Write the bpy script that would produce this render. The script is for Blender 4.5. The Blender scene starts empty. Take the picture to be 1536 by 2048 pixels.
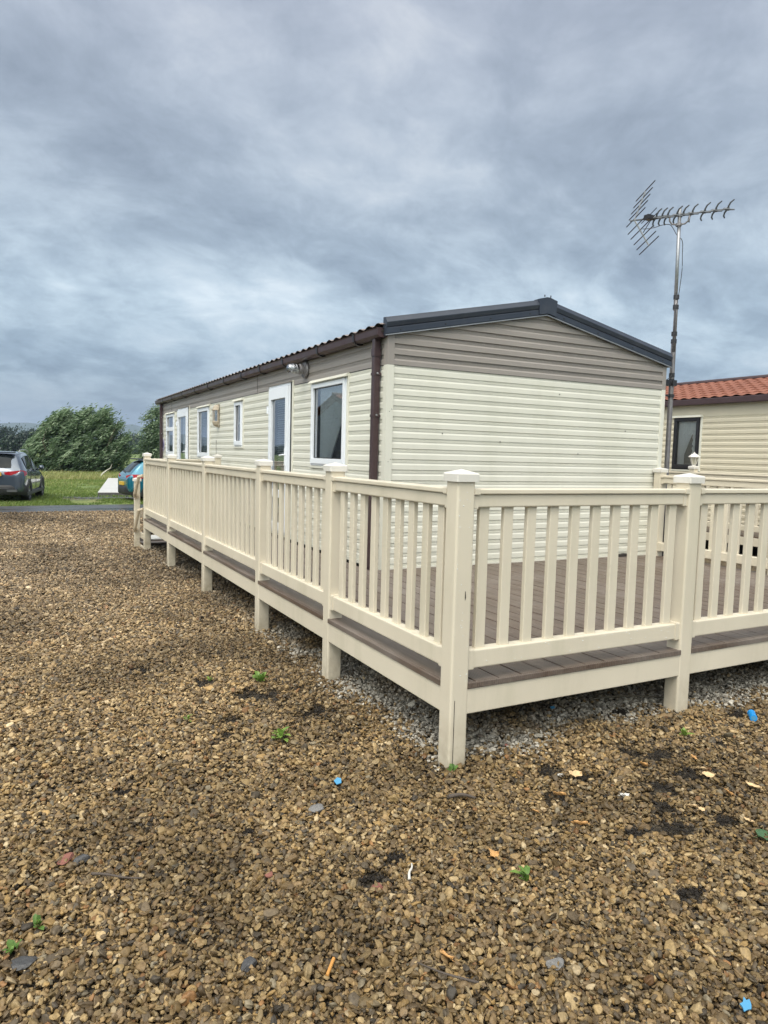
import bpy, math, random
import numpy as np
from mathutils import Vector, Matrix
R = math.radians
random.seed(7); rng = np.random.default_rng(11)
scene = bpy.context.scene
COL = scene.collection

# ------------------------------------------------------------------ camera
F_PX, PITCH, ROLL, YAW = 1406.65, R(-4.6212), R(1.5160), R(28.0098)
CAM = Vector((-1.9326, -2.8438, 1.55))
fw = Vector((math.sin(YAW)*math.cos(PITCH), math.cos(YAW)*math.cos(PITCH), math.sin(PITCH)))
rt = Vector((math.cos(YAW), -math.sin(YAW), 0)); up = rt.cross(fw)
rt2 = rt*math.cos(ROLL) + up*math.sin(ROLL); up2 = up*math.cos(ROLL) - rt*math.sin(ROLL)
cd = bpy.data.cameras.new('camera'); cam = bpy.data.objects.new('camera', cd); COL.objects.link(cam)
M = Matrix((rt2, up2, -fw)).transposed().to_4x4(); M.translation = CAM
cam.matrix_world = M
cd.sensor_fit = 'VERTICAL'; cd.sensor_height = 24; cd.lens = F_PX/2048*24
cd.clip_start = .05; cd.clip_end = 20000
scene.camera = cam

# ------------------------------------------------------------------ render look
scene.view_settings.view_transform = 'Standard'; scene.view_settings.look = 'None'
scene.view_settings.exposure = 0.0; scene.view_settings.gamma = 1

# ------------------------------------------------------------------ node helper
class NT:
    def __init__(s, tree): s.t = tree; s.n = tree.nodes; s.l = tree.links
    def new(s, typ, ins=None, **kw):
        n = s.n.new(typ)
        for k, v in kw.items(): setattr(n, k, v)
        for k, v in (ins or {}).items(): s.put(n.inputs[k], v)
        return n
    def put(s, sock, v):
        if isinstance(v, bpy.types.NodeSocket): s.l.new(v, sock)
        elif isinstance(v, bpy.types.Node): s.l.new(v.outputs[0], sock)
        else: sock.default_value = v
    def math(s, op, a, b=0.0, clamp=False, c=None):
        n = s.n.new('ShaderNodeMath'); n.operation = op; n.use_clamp = clamp
        s.put(n.inputs[0], a); s.put(n.inputs[1], b)
        if c is not None: s.put(n.inputs[2], c)
        return n.outputs[0]
    def ramp(s, fac, stops, interp='LINEAR'):
        n = s.n.new('ShaderNodeValToRGB'); cr = n.color_ramp; cr.interpolation = interp
        while len(cr.elements) < len(stops): cr.elements.new(.5)
        for e, (p, c) in zip(cr.elements, stops):
            e.position = p; e.color = (*c, 1) if len(c) == 3 else c
        s.put(n.inputs[0], fac); return n.outputs[0]
    def mix(s, f, a, b, mode='MIX'):
        n = s.n.new('ShaderNodeMix'); n.data_type = 'RGBA'; n.blend_type = mode
        s.put(n.inputs[0], f)
        s.put(n.inputs[6], (*a, 1) if isinstance(a, tuple) and len(a) == 3 else a)
        s.put(n.inputs[7], (*b, 1) if isinstance(b, tuple) and len(b) == 3 else b)
        return n.outputs[2]
    def noise(s, vec, scale, detail=4, rough=.5, dist=0, out=0):
        n = s.new('ShaderNodeTexNoise', {'Scale': scale, 'Detail': detail, 'Roughness': rough, 'Distortion': dist})
        if vec is not None: s.put(n.inputs['Vector'], vec)
        return n.outputs[out]

# ------------------------------------------------------------------ world: overcast sky
SUN_AZ, SUN_EL = R(228), R(58)      # bearing from +y clockwise; soft brightness from behind the camera's left
w = bpy.data.worlds.new('World'); scene.world = w; w.use_nodes = True
N = NT(w.node_tree); N.n.clear()
tc = N.new('ShaderNodeTexCoord').outputs['Generated']
sep = N.new('ShaderNodeSeparateXYZ', {0: tc})
dz = N.math('MAXIMUM', sep.outputs[2], 0.0)
den = N.math('ADD', dz, .34)
px_ = N.math('DIVIDE', sep.outputs[0], den); py_ = N.math('DIVIDE', sep.outputs[1], den)
pv = N.new('ShaderNodeCombineXYZ', {0: px_, 1: py_, 2: 0.0}).outputs[0]
warp = N.noise(pv, .9, 3, .5, 0, 1)
wv = N.new('ShaderNodeVectorMath', {0: warp, 1: (.5, .5, .5)}, operation='SUBTRACT').outputs[0]
wv = N.new('ShaderNodeVectorMath', {0: wv, 'Scale': .30}, operation='SCALE').outputs[0]
pw = N.new('ShaderNodeVectorMath', {0: pv, 1: wv}, operation='ADD').outputs[0]
pst = N.new('ShaderNodeMapping', {'Vector': pw, 'Location': (3.1, 1.7, 0), 'Rotation': (0, 0, R(-62)), 'Scale': (1.55, 1.9, 1)}).outputs[0]
n1 = N.noise(pst, 1.3, 8, .60, .12)
n2 = N.noise(pst, 4.2, 7, .64, .35)
cl = N.math('ADD', N.math('MULTIPLY', n1, .66), N.math('MULTIPLY', n2, .34))
cl = N.new('ShaderNodeMapRange', {0: cl, 1: .345, 2: .655, 3: 0., 4: 1.}).outputs[0]
hi = N.ramp(cl, [(0, (.34, .395, .485)), (.40, (.435, .495, .60)), (.70, (.54, .60, .705)), (1, (.69, .74, .82))])
lo = N.ramp(cl, [(0, (.22, .30, .395)), (.34, (.34, .45, .55)), (.62, (.50, .63, .73)), (1, (.70, .81, .89))])
elev = N.new('ShaderNodeMapRange', {0: sep.outputs[2], 1: .10, 2: .52, 3: 0., 4: 1.}).outputs[0]
sky = N.mix(elev, lo, hi)
# brighter band low in the sky, greyer right at the horizon
band = N.ramp(sep.outputs[2], [(0, (.66, .66, .66)), (.05, (.74, .74, .74)), (.12, (1.02, 1.03, 1.04)), (.20, (1.24, 1.24, 1.22)), (.32, (1.02, 1.02, 1.02)), (.5, (.98, .98, .98)), (.7, (1.05, 1.05, 1.05))])
sky = N.mix(1.0, sky, band, 'MULTIPLY')
# sky gain added overhead and behind the camera, out of view, for more light
bd = (math.sin(SUN_AZ)*math.cos(SUN_EL), math.cos(SUN_AZ)*math.cos(SUN_EL), math.sin(SUN_EL))
dt = N.new('ShaderNodeVectorMath', {0: tc, 1: bd}, operation='DOT_PRODUCT').outputs[1]
gain = N.new('ShaderNodeMapRange', {0: dt, 1: .42, 2: 1.0, 3: 1., 4: 7.0}, interpolation_type='SMOOTHSTEP').outputs[0]
sky = N.mix(1.0, sky, N.new('ShaderNodeCombineColor', {0: N.math('ADD', N.math('MULTIPLY', N.math('SUBTRACT', gain, 1.), 1.16), 1.), 1: gain, 2: N.math('ADD', N.math('MULTIPLY', N.math('SUBTRACT', gain, 1.), .74), 1.)}).outputs[0], 'MULTIPLY')
nish = N.new('ShaderNodeTexSky', sky_type='NISHITA', sun_disc=False, sun_elevation=SUN_EL, sun_rotation=SUN_AZ)
bgA = N.new('ShaderNodeBackground', {0: nish.outputs[0], 1: .06})
bgB = N.new('ShaderNodeBackground', {0: sky, 1: 1.0})
mx = N.new('ShaderNodeMixShader', {0: .93, 1: bgA.outputs[0], 2: bgB.outputs[0]})
N.new('ShaderNodeOutputWorld', {0: mx.outputs[0]})

sl = bpy.data.lights.new('sun', 'SUN'); sun = bpy.data.objects.new('sun', sl); COL.objects.link(sun)
sl.energy = 1.45; sl.angle = R(25); sl.color = (1, .94, .84)
sun.rotation_euler = Vector(bd).to_track_quat('Z', 'Y').to_euler()

# ------------------------------------------------------------------ materials
def mat(name, col, rough=.5, var=.0, vscale=3., bump=0., bscale=60., spec=.5, metal=0., dirt=None, dscale=2.5, damt=.5, streak=False, coat=0.):
    m = bpy.data.materials.new(name); m.use_nodes = True
    N = NT(m.node_tree); b = N.n['Principled BSDF']
    b.inputs['Roughness'].default_value = rough; b.inputs['Metallic'].default_value = metal
    b.inputs['Specular IOR Level'].default_value = spec; b.inputs['Coat Weight'].default_value = coat
    g = N.new('ShaderNodeNewGeometry').outputs['Position']
    c = (*col, 1)
    if var or dirt:
        v = g
        n = N.noise(v, vscale, 6, .6)
        k = N.new('ShaderNodeMapRange', {0: n, 1: .25, 2: .75, 3: 1-var, 4: 1+var}).outputs[0]
        c = N.mix(1.0, (*col, 1), N.new('ShaderNodeCombineColor', {0: k, 1: k, 2: k}).outputs[0], 'MULTIPLY')
        if dirt:
            v2 = N.new('ShaderNodeMapping', {'Vector': g, 'Scale': (1, 1, .18) if streak else (1, 1, 1)}).outputs[0]
            n2 = N.noise(v2, dscale, 7, .68)
            f = N.new('ShaderNodeMapRange', {0: n2, 1: .50, 2: .78, 3: 0, 4: damt}).outputs[0]
            c = N.mix(f, c, (*dirt, 1))
        N.put(b.inputs['Base Color'], c)
        rr = N.new('ShaderNodeMapRange', {0: n, 1: .3, 2: .7, 3: max(rough-.08, .02), 4: rough+.1}).outputs[0]
        N.put(b.inputs['Roughness'], rr)
    else: b.inputs['Base Color'].default_value = c
    if bump:
        nb = N.noise(g, bscale, 4, .6)
        bn = N.new('ShaderNodeBump', {'Strength': bump, 'Distance': .01, 'Height': nb})
        N.put(b.inputs['Normal'], bn.outputs[0])
    return m
MT = {}
MT['vinyl'] = mat('cream_vinyl', (.62, .56, .45), .42, .05, 1.7, .04, 90, dirt=(.40, .38, .27), dscale=5, damt=.38, streak=True)
def splash(m):
    N = NT(m.node_tree); b = N.n['Principled BSDF']; src = b.inputs['Base Color'].links[0].from_socket
    g = N.new('ShaderNodeNewGeometry').outputs['Position']; sp = N.new('ShaderNodeSeparateXYZ', {0: g})
    n1 = N.noise(g, 70, 4, .7); n2 = N.noise(g, 9, 5, .65)
    lowz = N.new('ShaderNodeMapRange', {0: sp.outputs[2], 1: .02, 2: .30, 3: .62, 4: .0}).outputs[0]
    f = N.math('MULTIPLY', lowz, N.new('ShaderNodeMapRange', {0: n2, 1: .35, 2: .62, 3: .15, 4: 1.}).outputs[0])
    c = N.mix(f, src, (.27, .22, .14, 1))
    f2 = N.new('ShaderNodeMapRange', {0: n1, 1: .70, 2: .76, 3: 0., 4: .55}).outputs[0]
    c = N.mix(f2, c, (.16, .14, .09, 1)); N.put(b.inputs['Base Color'], c)
splash(MT['vinyl'])
MT['vinyl_cap'] = mat('cap_vinyl', (.64, .615, .57), .35, .04, 4, dirt=(.5, .48, .4), dscale=9, damt=.3)
MT['clad'] = mat('cream_cladding', (.66, .652, .575), .40, .04, 1.2, .03, 50, dirt=(.46, .46, .36), dscale=2.2, damt=.30, streak=True)
MT['taupe'] = mat('taupe_cladding', (.285, .258, .238), .45, .05, 1.5, .03, 50, dirt=(.22, .2, .19), dscale=3, damt=.3, streak=True)
MT['nclad'] = mat('sand_cladding', (.60, .55, .43), .45, .04, 1.2, .03, 50, dirt=(.42, .4, .32), dscale=2.2, damt=.3, streak=True)
MT['slate'] = mat('slate_metal', (.027, .035, .053), .38, .10, 5, .03, 30, dirt=(.10, .10, .11), dscale=6, damt=.3)
MT['brown'] = mat('brown_pvc', (.052, .030, .033), .38, .12, 5, .03, 30, dirt=(.07, .055, .055), dscale=6, damt=.35)
MT['white'] = mat('white_upvc', (.76, .79, .84), .3)
MT['dark'] = mat('dark_frame', (.018, .018, .022), .35)
MT['black'] = mat('black_rubber', (.02, .02, .02), .7)
MT['shade'] = mat('dark_timber', (.035, .030, .026), .9, .2, 4)
MT['net'] = mat('net_curtain', (.86, .90, .92), .8, .06, 30)
MT['reflection_slats'] = mat('siding_reflection', (.42, .47, .50), .6)
MT['room'] = mat('room_lining', (.10, .10, .10), .9)
MT['galv'] = mat('galvanised_steel', (.23, .22, .23), .50, .25, 14, .15, 40, metal=.55, dirt=(.13, .10, .08), dscale=9, damt=.7)
MT['alu'] = mat('weathered_aluminium', (.34, .35, .37), .42, .2, 30, metal=.7)
MT['blackp'] = mat('black_plastic', (.025, .025, .03), .45)
MT['beige'] = mat('beige_plastic', (.42, .36, .28), .45, .1, 12, dirt=(.25, .2, .15), dscale=20, damt=.5)
MT['concrete'] = mat('concrete', (.50, .50, .49), .5, .14, 1.2, .3, 25, dirt=(.25, .25, .25), dscale=1.2, damt=.75)
MT['concside'] = mat('concrete_edge', (.10, .095, .09), .8, .2, 4)
MT['gclad'] = mat('slate_grey_cladding', (.10, .115, .13), .5, .1, 2)
MT['elem'] = mat('dull_aluminium', (.11, .12, .135), .5, .15, 30, metal=.3)
MT['frost'] = mat('cream_frosted_pane', (.46, .43, .34), .35, .1, 30)
MT['bark'] = mat('bark', (.10, .085, .06), .9, .3, 6)
MT['palebark'] = mat('pale_bark', (.46, .44, .38), .8, .2, 12)

def glass_mat():
    m = bpy.data.materials.new('window_glass'); m.use_nodes = True; N = NT(m.node_tree); N.n.clear()
    tr = N.new('ShaderNodeBsdfTransparent', {0: (.93, .96, .97, 1)})
    gl = N.new('ShaderNodeBsdfGlossy', {0: (.95, .97, 1, 1), 'Roughness': .015})
    fr = N.new('ShaderNodeFresnel', {0: 1.75}).outputs[0]
    f = N.math('ADD', fr, .18, True)
    mx = N.new('ShaderNodeMixShader', {0: f, 1: tr.outputs[0], 2: gl.outputs[0]})
    N.new('ShaderNodeOutputMaterial', {0: mx.outputs[0]}); return m
MT['glass'] = glass_mat()
MT['carglass'] = mat('car_glass', (.010, .013, .015), .06, spec=.2)

def deck_mat():
    m = bpy.data.materials.new('brown_composite_boards'); m.use_nodes = True; N = NT(m.node_tree); b = N.n['Principled BSDF']
    g = N.new('ShaderNodeNewGeometry').outputs['Position']
    st = N.new('ShaderNodeMapping', {'Vector': g, 'Scale': (38, 1.6, 38)}).outputs[0]
    n = N.noise(st, 1.0, 6, .6, .4)
    n2 = N.noise(g, 1.4, 5, .6)
    c = N.ramp(n, [(.25, (.066, .045, .034)), (.55, (.115, .083, .064)), (.8, (.17, .130, .104))])
    c = N.mix(N.new('ShaderNodeMapRange', {0: n2, 1: .45, 2: .7, 3: 0, 4: .65}).outputs[0], c, (.21, .185, .165))
    N.put(b.inputs['Base Color'], c)
    N.put(b.inputs['Roughness'], N.new('ShaderNodeMapRange', {0: n2, 1: .3, 2: .7, 3: .28, 4: .62}).outputs[0])
    wvt = N.new('ShaderNodeTexWave', {'Vector': g, 'Scale': 24.0, 'Distortion': .3}, wave_type='BANDS', bands_direction='X')
    bn = N.new('ShaderNodeBump', {'Strength': .5, 'Distance': .004, 'Height': wvt.outputs[1]})
    N.put(b.inputs['Normal'], bn.outputs[0]); return m
MT['deck'] = deck_mat()

def tile_mat(name, a, c2, d):
    m = bpy.data.materials.new(name); m.use_nodes = True; N = NT(m.node_tree); b = N.n['Principled BSDF']
    g = N.new('ShaderNodeNewGeometry').outputs['Position']
    n = N.noise(g, 2.2, 6, .65); n2 = N.noise(g, 90, 3, .6)
    c = N.ramp(n, [(.3, a), (.55, c2), (.75, d)])
    c = N.mix(N.new('ShaderNodeMapRange', {0: n2, 1: .45, 2: .7, 3: 0, 4: .35}).outputs[0], c, (.12, .05, .035))
    N.put(b.inputs['Base Color'], c); b.inputs['Roughness'].default_value = .8
    bn = N.new('ShaderNodeBump', {'Strength': .5, 'Distance': .004, 'Height': n2}); N.put(b.inputs['Normal'], bn.outputs[0]); return m
MT['redtile'] = tile_mat('terracotta_tile', (.17, .060, .036), (.22, .080, .048), (.27, .115, .075))
MT['browntile'] = tile_mat('brown_tile', (.17, .145, .14), (.24, .21, .205), (.31, .285, .28))

def leaf_mat(name, c1, c2, c3, sheen=.35):
    m = bpy.data.materials.new(name); m.use_nodes = True; N = NT(m.node_tree); b = N.n['Principled BSDF']
    at = N.new('ShaderNodeAttribute', attribute_name='tone').outputs['Fac']
    c = N.ramp(at, [(0, c1), (.55, c2), (1, c3)])
    N.put(b.inputs['Base Color'], c); b.inputs['Roughness'].default_value = .5
    tl = N.new('ShaderNodeBsdfTranslucent', {0: c})
    mx = N.new('ShaderNodeMixShader', {0: .25, 1: b.outputs[0], 2: tl.outputs[0]})
    N.put(N.n['Material Output'].inputs[0], mx.outputs[0]); return m
MT['willow'] = leaf_mat('willow_leaves', (.036, .072, .030), (.085, .150, .062), (.28, .36, .22))
MT['darkleaf'] = leaf_mat('dark_leaves', (.010, .022, .016), (.020, .042, .026), (.04, .07, .04))
MT['midleaf'] = leaf_mat('mid_leaves', (.020, .040, .022), (.035, .070, .036), (.07, .11, .055))
MT['weed'] = leaf_mat('weed_leaves', (.07, .15, .03), (.15, .26, .05), (.27, .36, .08))
MT['blade'] = leaf_mat('grass_blades', (.085, .145, .028), (.17, .24, .05), (.38, .35, .15))

# ------------------------------------------------------------------ ground height
def zg(x, y):
    return -0.0105*np.clip(y, 0, 24) + 0.018*np.clip(x, 0, 1.6)*np.clip((4-y)/3, 0, 1)

# ------------------------------------------------------------------ mesh builder
class MB:
    def __init__(s): s.v = []; s.f = []; s.m = []
    def add(s, vs, fs, mi=0):
        o = len(s.v); s.v += [tuple(v) for v in vs]; s.f += [tuple(i+o for i in f) for f in fs]; s.m += [mi]*len(fs)
        return s
    def box(s, x0, x1, y0, y1, z0, z1, mi=0):
        vs = [(x, y, z) for z in (z0, z1) for y in (y0, y1) for x in (x0, x1)]
        return s.add(vs, [(0, 2, 3, 1), (4, 5, 7, 6), (0, 1, 5, 4), (2, 6, 7, 3), (0, 4, 6, 2), (1, 3, 7, 5)], mi)
    def prism(s, poly, axis, a0, a1, mi=0):
        """poly in the two other axes (cyclic order), extruded along axis"""
        n = len(poly)
        def P(p, a):
            if axis == 0: return (a, p[0], p[1])
            if axis == 1: return (p[0], a, p[1])
            return (p[0], p[1], a)
        vs = [P(p, a0) for p in poly]+[P(p, a1) for p in poly]
        fs = [(i, (i+1) % n, n+(i+1) % n, n+i) for i in range(n)]+[tuple(range(n))[::-1], tuple(range(n, 2*n))]
        return s.add(vs, fs, mi)
    def rbox(s, x0, x1, y0, y1, z0, z1, axis=2, r=.008, seg=3, mi=0):
        if axis == 2: a, b, c, d, e0, e1 = x0, x1, y0, y1, z0, z1
        elif axis == 1: a, b, c, d, e0, e1 = x0, x1, z0, z1, y0, y1
        else: a, b, c, d, e0, e1 = y0, y1, z0, z1, x0, x1
        poly = []
        for cx, cy, t0 in ((b-r, d-r, 0), (a+r, d-r, 90), (a+r, c+r, 180), (b-r, c+r, 270)):
            for k in range(seg+1):
                t = R(t0+90*k/seg); poly.append((cx+r*math.cos(t), cy+r*math.sin(t)))
        return s.prism(poly, axis, e0, e1, mi)
    def tube(s, pts, r, n=8, mi=0, cap=True):
        pts = [Vector(p) for p in pts]; rs = r if isinstance(r, (list, tuple)) else [r]*len(pts)
        vs = []; fs = []; t0 = (pts[1]-pts[0]).normalized()
        ref = Vector((0, 0, 1)) if abs(t0.z) < .9 else Vector((1, 0, 0))
        for i, p in enumerate(pts):
            t = (pts[min(i+1, len(pts)-1)]-pts[max(i-1, 0)]).normalized()
            u = t.cross(ref).normalized(); v = t.cross(u)
            for k in range(n):
                a = 2*math.pi*k/n; vs.append(p+(u*math.cos(a)+v*math.sin(a))*rs[i])
        for i in range(len(pts)-1):
            for k in range(n):
                fs.append((i*n+k, i*n+(k+1) % n, (i+1)*n+(k+1) % n, (i+1)*n+k))
        if cap: fs += [tuple(range(n)), tuple(range((len(pts)-1)*n, len(pts)*n))[::-1]]
        return s.add(vs, fs, mi)
    def lathe(s, c, prof, n=16, mi=0, axis=2):
        vs = []; fs = []
        for (r, h) in prof:
            for k in range(n):
                a = 2*math.pi*k/n; p = (r*math.cos(a), r*math.sin(a), h)
                if axis == 0: p = (p[2], p[0], p[1])
                if axis == 1: p = (p[0], p[2], p[1])
                vs.append((c[0]+p[0], c[1]+p[1], c[2]+p[2]))
        for i in range(len(prof)-1):
            for k in range(n): fs.append((i*n+k, i*n+(k+1) % n, (i+1)*n+(k+1) % n, (i+1)*n+k))
        return s.add(vs, fs, mi)
    def mesh(s, name, mats, smooth=False, fix=True):
        me = bpy.data.meshes.new(name); me.from_pydata(s.v, [], s.f)
        for m in (mats if isinstance(mats, (list, tuple)) else [mats]): me.materials.append(m)
        me.polygons.foreach_set('material_index', s.m)
        if fix:
            import bmesh
            bm = bmesh.new(); bm.from_mesh(me); bmesh.ops.recalc_face_normals(bm, faces=bm.faces); bm.to_mesh(me); bm.free()
        me.polygons.foreach_set('use_smooth', [smooth]*len(me.polygons))
        me.update(); return me
    def build(s, name, mats, parent=None, smooth=False, fix=True, loc=None):
        o = bpy.data.objects.new(name, s.mesh(name, mats, smooth, fix)); COL.objects.link(o)
        if parent: o.parent = parent
        if loc: o.location = loc
        return o
def tag(o, label=None, cat=None, group=None, kind=None):
    if label: o['label'] = label
    if cat: o['category'] = cat
    if group: o['group'] = group
    if kind: o['kind'] = kind
    return o
def empty(name, loc=(0, 0, 0), rz=0, parent=None):
    o = bpy.data.objects.new(name, None); COL.objects.link(o); o.location = loc; o.rotation_euler = (0, 0, rz)
    o.empty_display_size = .2
    if parent: o.parent = parent
    return o
def link(name, me, parent=None, loc=(0, 0, 0), rot=(0, 0, 0)):
    o = bpy.data.objects.new(name, me); COL.objects.link(o); o.parent = parent; o.location = loc; o.rotation_euler = rot; return o
def np_mesh(name, verts, faces, m, tone=None, smooth=False):
    """verts (n,3), faces (k,c) arrays"""
    me = bpy.data.meshes.new(name); nf, c = faces.shape
    me.vertices.add(len(verts)); me.vertices.foreach_set('co', verts.astype(np.float32).ravel())
    me.loops.add(nf*c); me.loops.foreach_set('vertex_index', faces.astype(np.int32).ravel())
    me.polygons.add(nf); me.polygons.foreach_set('loop_start', np.arange(0, nf*c, c, dtype=np.int32))
    me.polygons.foreach_set('loop_total', np.full(nf, c, dtype=np.int32))
    if tone is not None:
        a = me.attributes.new('tone', 'FLOAT', 'FACE'); a.data.foreach_set('value', tone.astype(np.float32))
    me.materials.append(m); me.polygons.foreach_set('use_smooth', [smooth]*nf)
    me.update(calc_edges=True); return me

# value noise in numpy
def vnoise(x, y, s, seed=0):
    xi = np.floor(x/s).astype(int); yi = np.floor(y/s).astype(int); fx = x/s-xi; fy = y/s-yi
    fx = fx*fx*(3-2*fx); fy = fy*fy*(3-2*fy)
    def h(a, b):
        n = (a*374761393+b*668265263+seed*1274126177) & 0xffffffff
        n = ((n ^ (n >> 13))*1274126177) & 0xffffffff
        return ((n ^ (n >> 16)) & 0xffff)/65535.
    return (h(xi, yi)*(1-fx)+h(xi+1, yi)*fx)*(1-fy)+(h(xi, yi+1)*(1-fx)+h(xi+1, yi+1)*fx)*fy
def fbm(x, y, s, o=4, seed=0):
    t = 0; a = .5
    for k in range(o): t = t+a*vnoise(x, y, s/2**k, seed+k*17); a *= .5
    return t/(1-.5**o)

# ================================================================== SETTING
# --- field sheet to the horizon
xs = np.unique(np.concatenate([np.linspace(-6000, -60, 14), np.linspace(-60, 80, 71), np.linspace(80, 6000, 14)]))
ys = np.unique(np.concatenate([np.linspace(-2500, -20, 8), np.linspace(-20, 120, 141), np.linspace(120, 6500, 22)]))
def sheet(name, xs, ys, dz, m, mask=None):
    X, Y = np.meshgrid(xs, ys); Z = zg(X, Y)+dz
    n = len(xs); v = np.stack([X.ravel(), Y.ravel(), Z.ravel()], 1)
    i, j = np.meshgrid(np.arange(len(xs)-1), np.arange(len(ys)-1)); a = (j*n+i).ravel()
    f = np.stack([a, a+1, a+n+1, a+n], 1)
    if mask is not None:
        cx = v[f].mean(1); f = f[mask(cx[:, 0], cx[:, 1])]
    o = bpy.data.objects.new(name, np_mesh(name, v, f, m, smooth=True)); COL.objects.link(o); return o
def grass_mat():
    m = bpy.data.materials.new('grass_field'); m.use_nodes = True; N = NT(m.node_tree); b = N.n['Principled BSDF']
    g = N.new('ShaderNodeNewGeometry').outputs['Position']
    n = N.noise(g, .35, 7, .65); n2 = N.noise(g, 9, 6, .7); n3 = N.noise(g, .02, 4, .5)
    c = N.ramp(n, [(.33, (.075, .115, .025)), (.5, (.130, .185, .040)), (.66, (.24, .235, .085))])
    c = N.mix(N.new('ShaderNodeMapRange', {0: n2, 1: .4, 2: .7, 3: 0, 4: .6}).outputs[0], c, (.045, .075, .018))
    sp = N.new('ShaderNodeSeparateXYZ', {0: g})
    # dry, longer, yellowish grass in front of the bushes, bare earth between the cars and the slab
    dry = N.ramp(N.new('ShaderNodeMapRange', {0: sp.outputs[1], 1: 30., 2: 60., 3: 0, 4: 1}).outputs[0], [(.1, (0, 0, 0)), (.45, (.6, .6, .6)), (.8, (.1, .1, .1))])
    c = N.mix(dry, c, (.21, .175, .075))
    e = N.ramp(N.new('ShaderNodeMapRange', {0: sp.outputs[1], 1: 21., 2: 27., 3: 0, 4: 1}).outputs[0], [(.25, (0, 0, 0)), (.42, (1, 1, 1)), (.55, (.8, .8, .8)), (.8, (0, 0, 0))])
    e = N.math('MULTIPLY', e, N.new('ShaderNodeMapRange', {0: n2, 1: .35, 2: .55, 3: 0, 4: 1}).outputs[0])
    c = N.mix(e, c, (.13, .10, .075))
    far = N.new('ShaderNodeMapRange', {0: sp.outputs[1], 1: 70., 2: 140., 3: 0, 4: .75}).outputs[0]
    fc = N.ramp(n3, [(.35, (.075, .135, .035)), (.6, (.15, .20, .06))])
    c = N.mix(far, c, fc)
    N.put(b.inputs['Base Color'], c); b.inputs['Roughness'].default_value = .85
    bn = N.new('ShaderNodeBump', {'Strength': .8, 'Distance': .06, 'Height': n2}); N.put(b.inputs['Normal'], bn.outputs[0]); return m
MT['grass'] = grass_mat()
tag(sheet('grass_field', xs, ys, 0, MT['grass']), kind='structure')

# --- gravel sheet
def gravel_mat():
    m = bpy.data.materials.new('gravel'); m.use_nodes = True; N = NT(m.node_tree); b = N.n['Principled BSDF']
    g = N.new('ShaderNodeNewGeometry').outputs['Position']
    vo = N.new('ShaderNodeTexVoronoi', {'Vector': g, 'Scale': 38.0}); vd = N.new('ShaderNodeTexVoronoi', {'Vector': g, 'Scale': 38.0}, feature='DISTANCE_TO_EDGE')
    rnd = N.new('ShaderNodeSeparateColor', {0: vo.outputs['Color']}).outputs[0]
    c = N.ramp(rnd, [(0, (.075, .06, .045)), (.2, (.20, .155, .095)), (.5, (.30, .235, .14)), (.8, (.38, .30, .19)), (1, (.50, .43, .31))])
    ed = N.new('ShaderNodeMapRange', {0: vd.outputs[0], 1: .0, 2: .10, 3: .15, 4: 1}).outputs[0]
    c = N.mix(1.0, c, N.new('ShaderNodeCombineColor', {0: ed, 1: ed, 2: ed}).outputs[0], 'MULTIPLY')
    big = N.noise(g, .55, 5, .6)
    k = N.new('ShaderNodeMapRange', {0: big, 1: .3, 2: .7, 3: .75, 4: 1.25}).outputs[0]
    c = N.mix(1.0, c, N.new('ShaderNodeCombineColor', {0: k, 1: k, 2: k}).outputs[0], 'MULTIPLY')
    # base darkened close by: gap shade between stones put into its colour
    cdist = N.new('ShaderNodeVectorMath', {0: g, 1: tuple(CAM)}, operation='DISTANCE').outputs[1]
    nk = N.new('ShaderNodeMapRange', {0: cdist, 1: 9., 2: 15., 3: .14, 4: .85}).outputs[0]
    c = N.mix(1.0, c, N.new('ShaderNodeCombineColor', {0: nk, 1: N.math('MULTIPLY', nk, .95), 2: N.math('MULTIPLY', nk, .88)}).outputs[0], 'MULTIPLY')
    N.put(b.inputs['Base Color'], c); b.inputs['Roughness'].default_value = .65
    bn = N.new('ShaderNodeBump', {'Strength': 1.0, 'Distance': .02, 'Height': vd.outputs[0]}); N.put(b.inputs['Normal'], bn.outputs[0]); return m
MT['gravel'] = gravel_mat()
MT['soil'] = mat('damp_soil', (.016, .012, .009), .9, .4, 30, .8, 120)
gx = np.linspace(-9, 22, 156); gy = np.concatenate([np.linspace(-8, 9.0, 90), np.linspace(9.15, 17.6, 90)])
road_lo = lambda x: 17.45+0.045*(x+2.2); road_hi = lambda x: 19.9+0.2*(x+2.2)*np.clip((6-x)/10, 0, 1)
NEAR = 9.5
def gmask(x, y): return (y < road_lo(x)+.05)
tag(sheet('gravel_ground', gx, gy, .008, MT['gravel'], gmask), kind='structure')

# --- road (wet asphalt)
def road_mat():
    m = bpy.data.materials.new('wet_asphalt'); m.use_nodes = True; N = NT(m.node_tree); b = N.n['Principled BSDF']
    g = N.new('ShaderNodeNewGeometry').outputs['Position']
    st = N.new('ShaderNodeMapping', {'Vector': g, 'Scale': (.25, 1.6, 1)}).outputs[0]
    n = N.noise(st, 1.1, 5, .6); n2 = N.noise(g, 60, 3, .6)
    c = N.ramp(n2, [(.3, (.035, .036, .04)), (.7, (.075, .077, .082))]); N.put(b.inputs['Base Color'], c)
    N.put(b.inputs['Roughness'], N.new('ShaderNodeMapRange', {0: n, 1: .35, 2: .62, 3: .10, 4: .5}).outputs[0])
    b.inputs['Specular IOR Level'].default_value = .8
    bn = N.new('ShaderNodeBump', {'Strength': .12, 'Distance': .004, 'Height': n2}); N.put(b.inputs['Normal'], bn.outputs[0]); return m
mb = MB(); xr = np.linspace(-70, 90, 161)
vs = []
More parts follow.
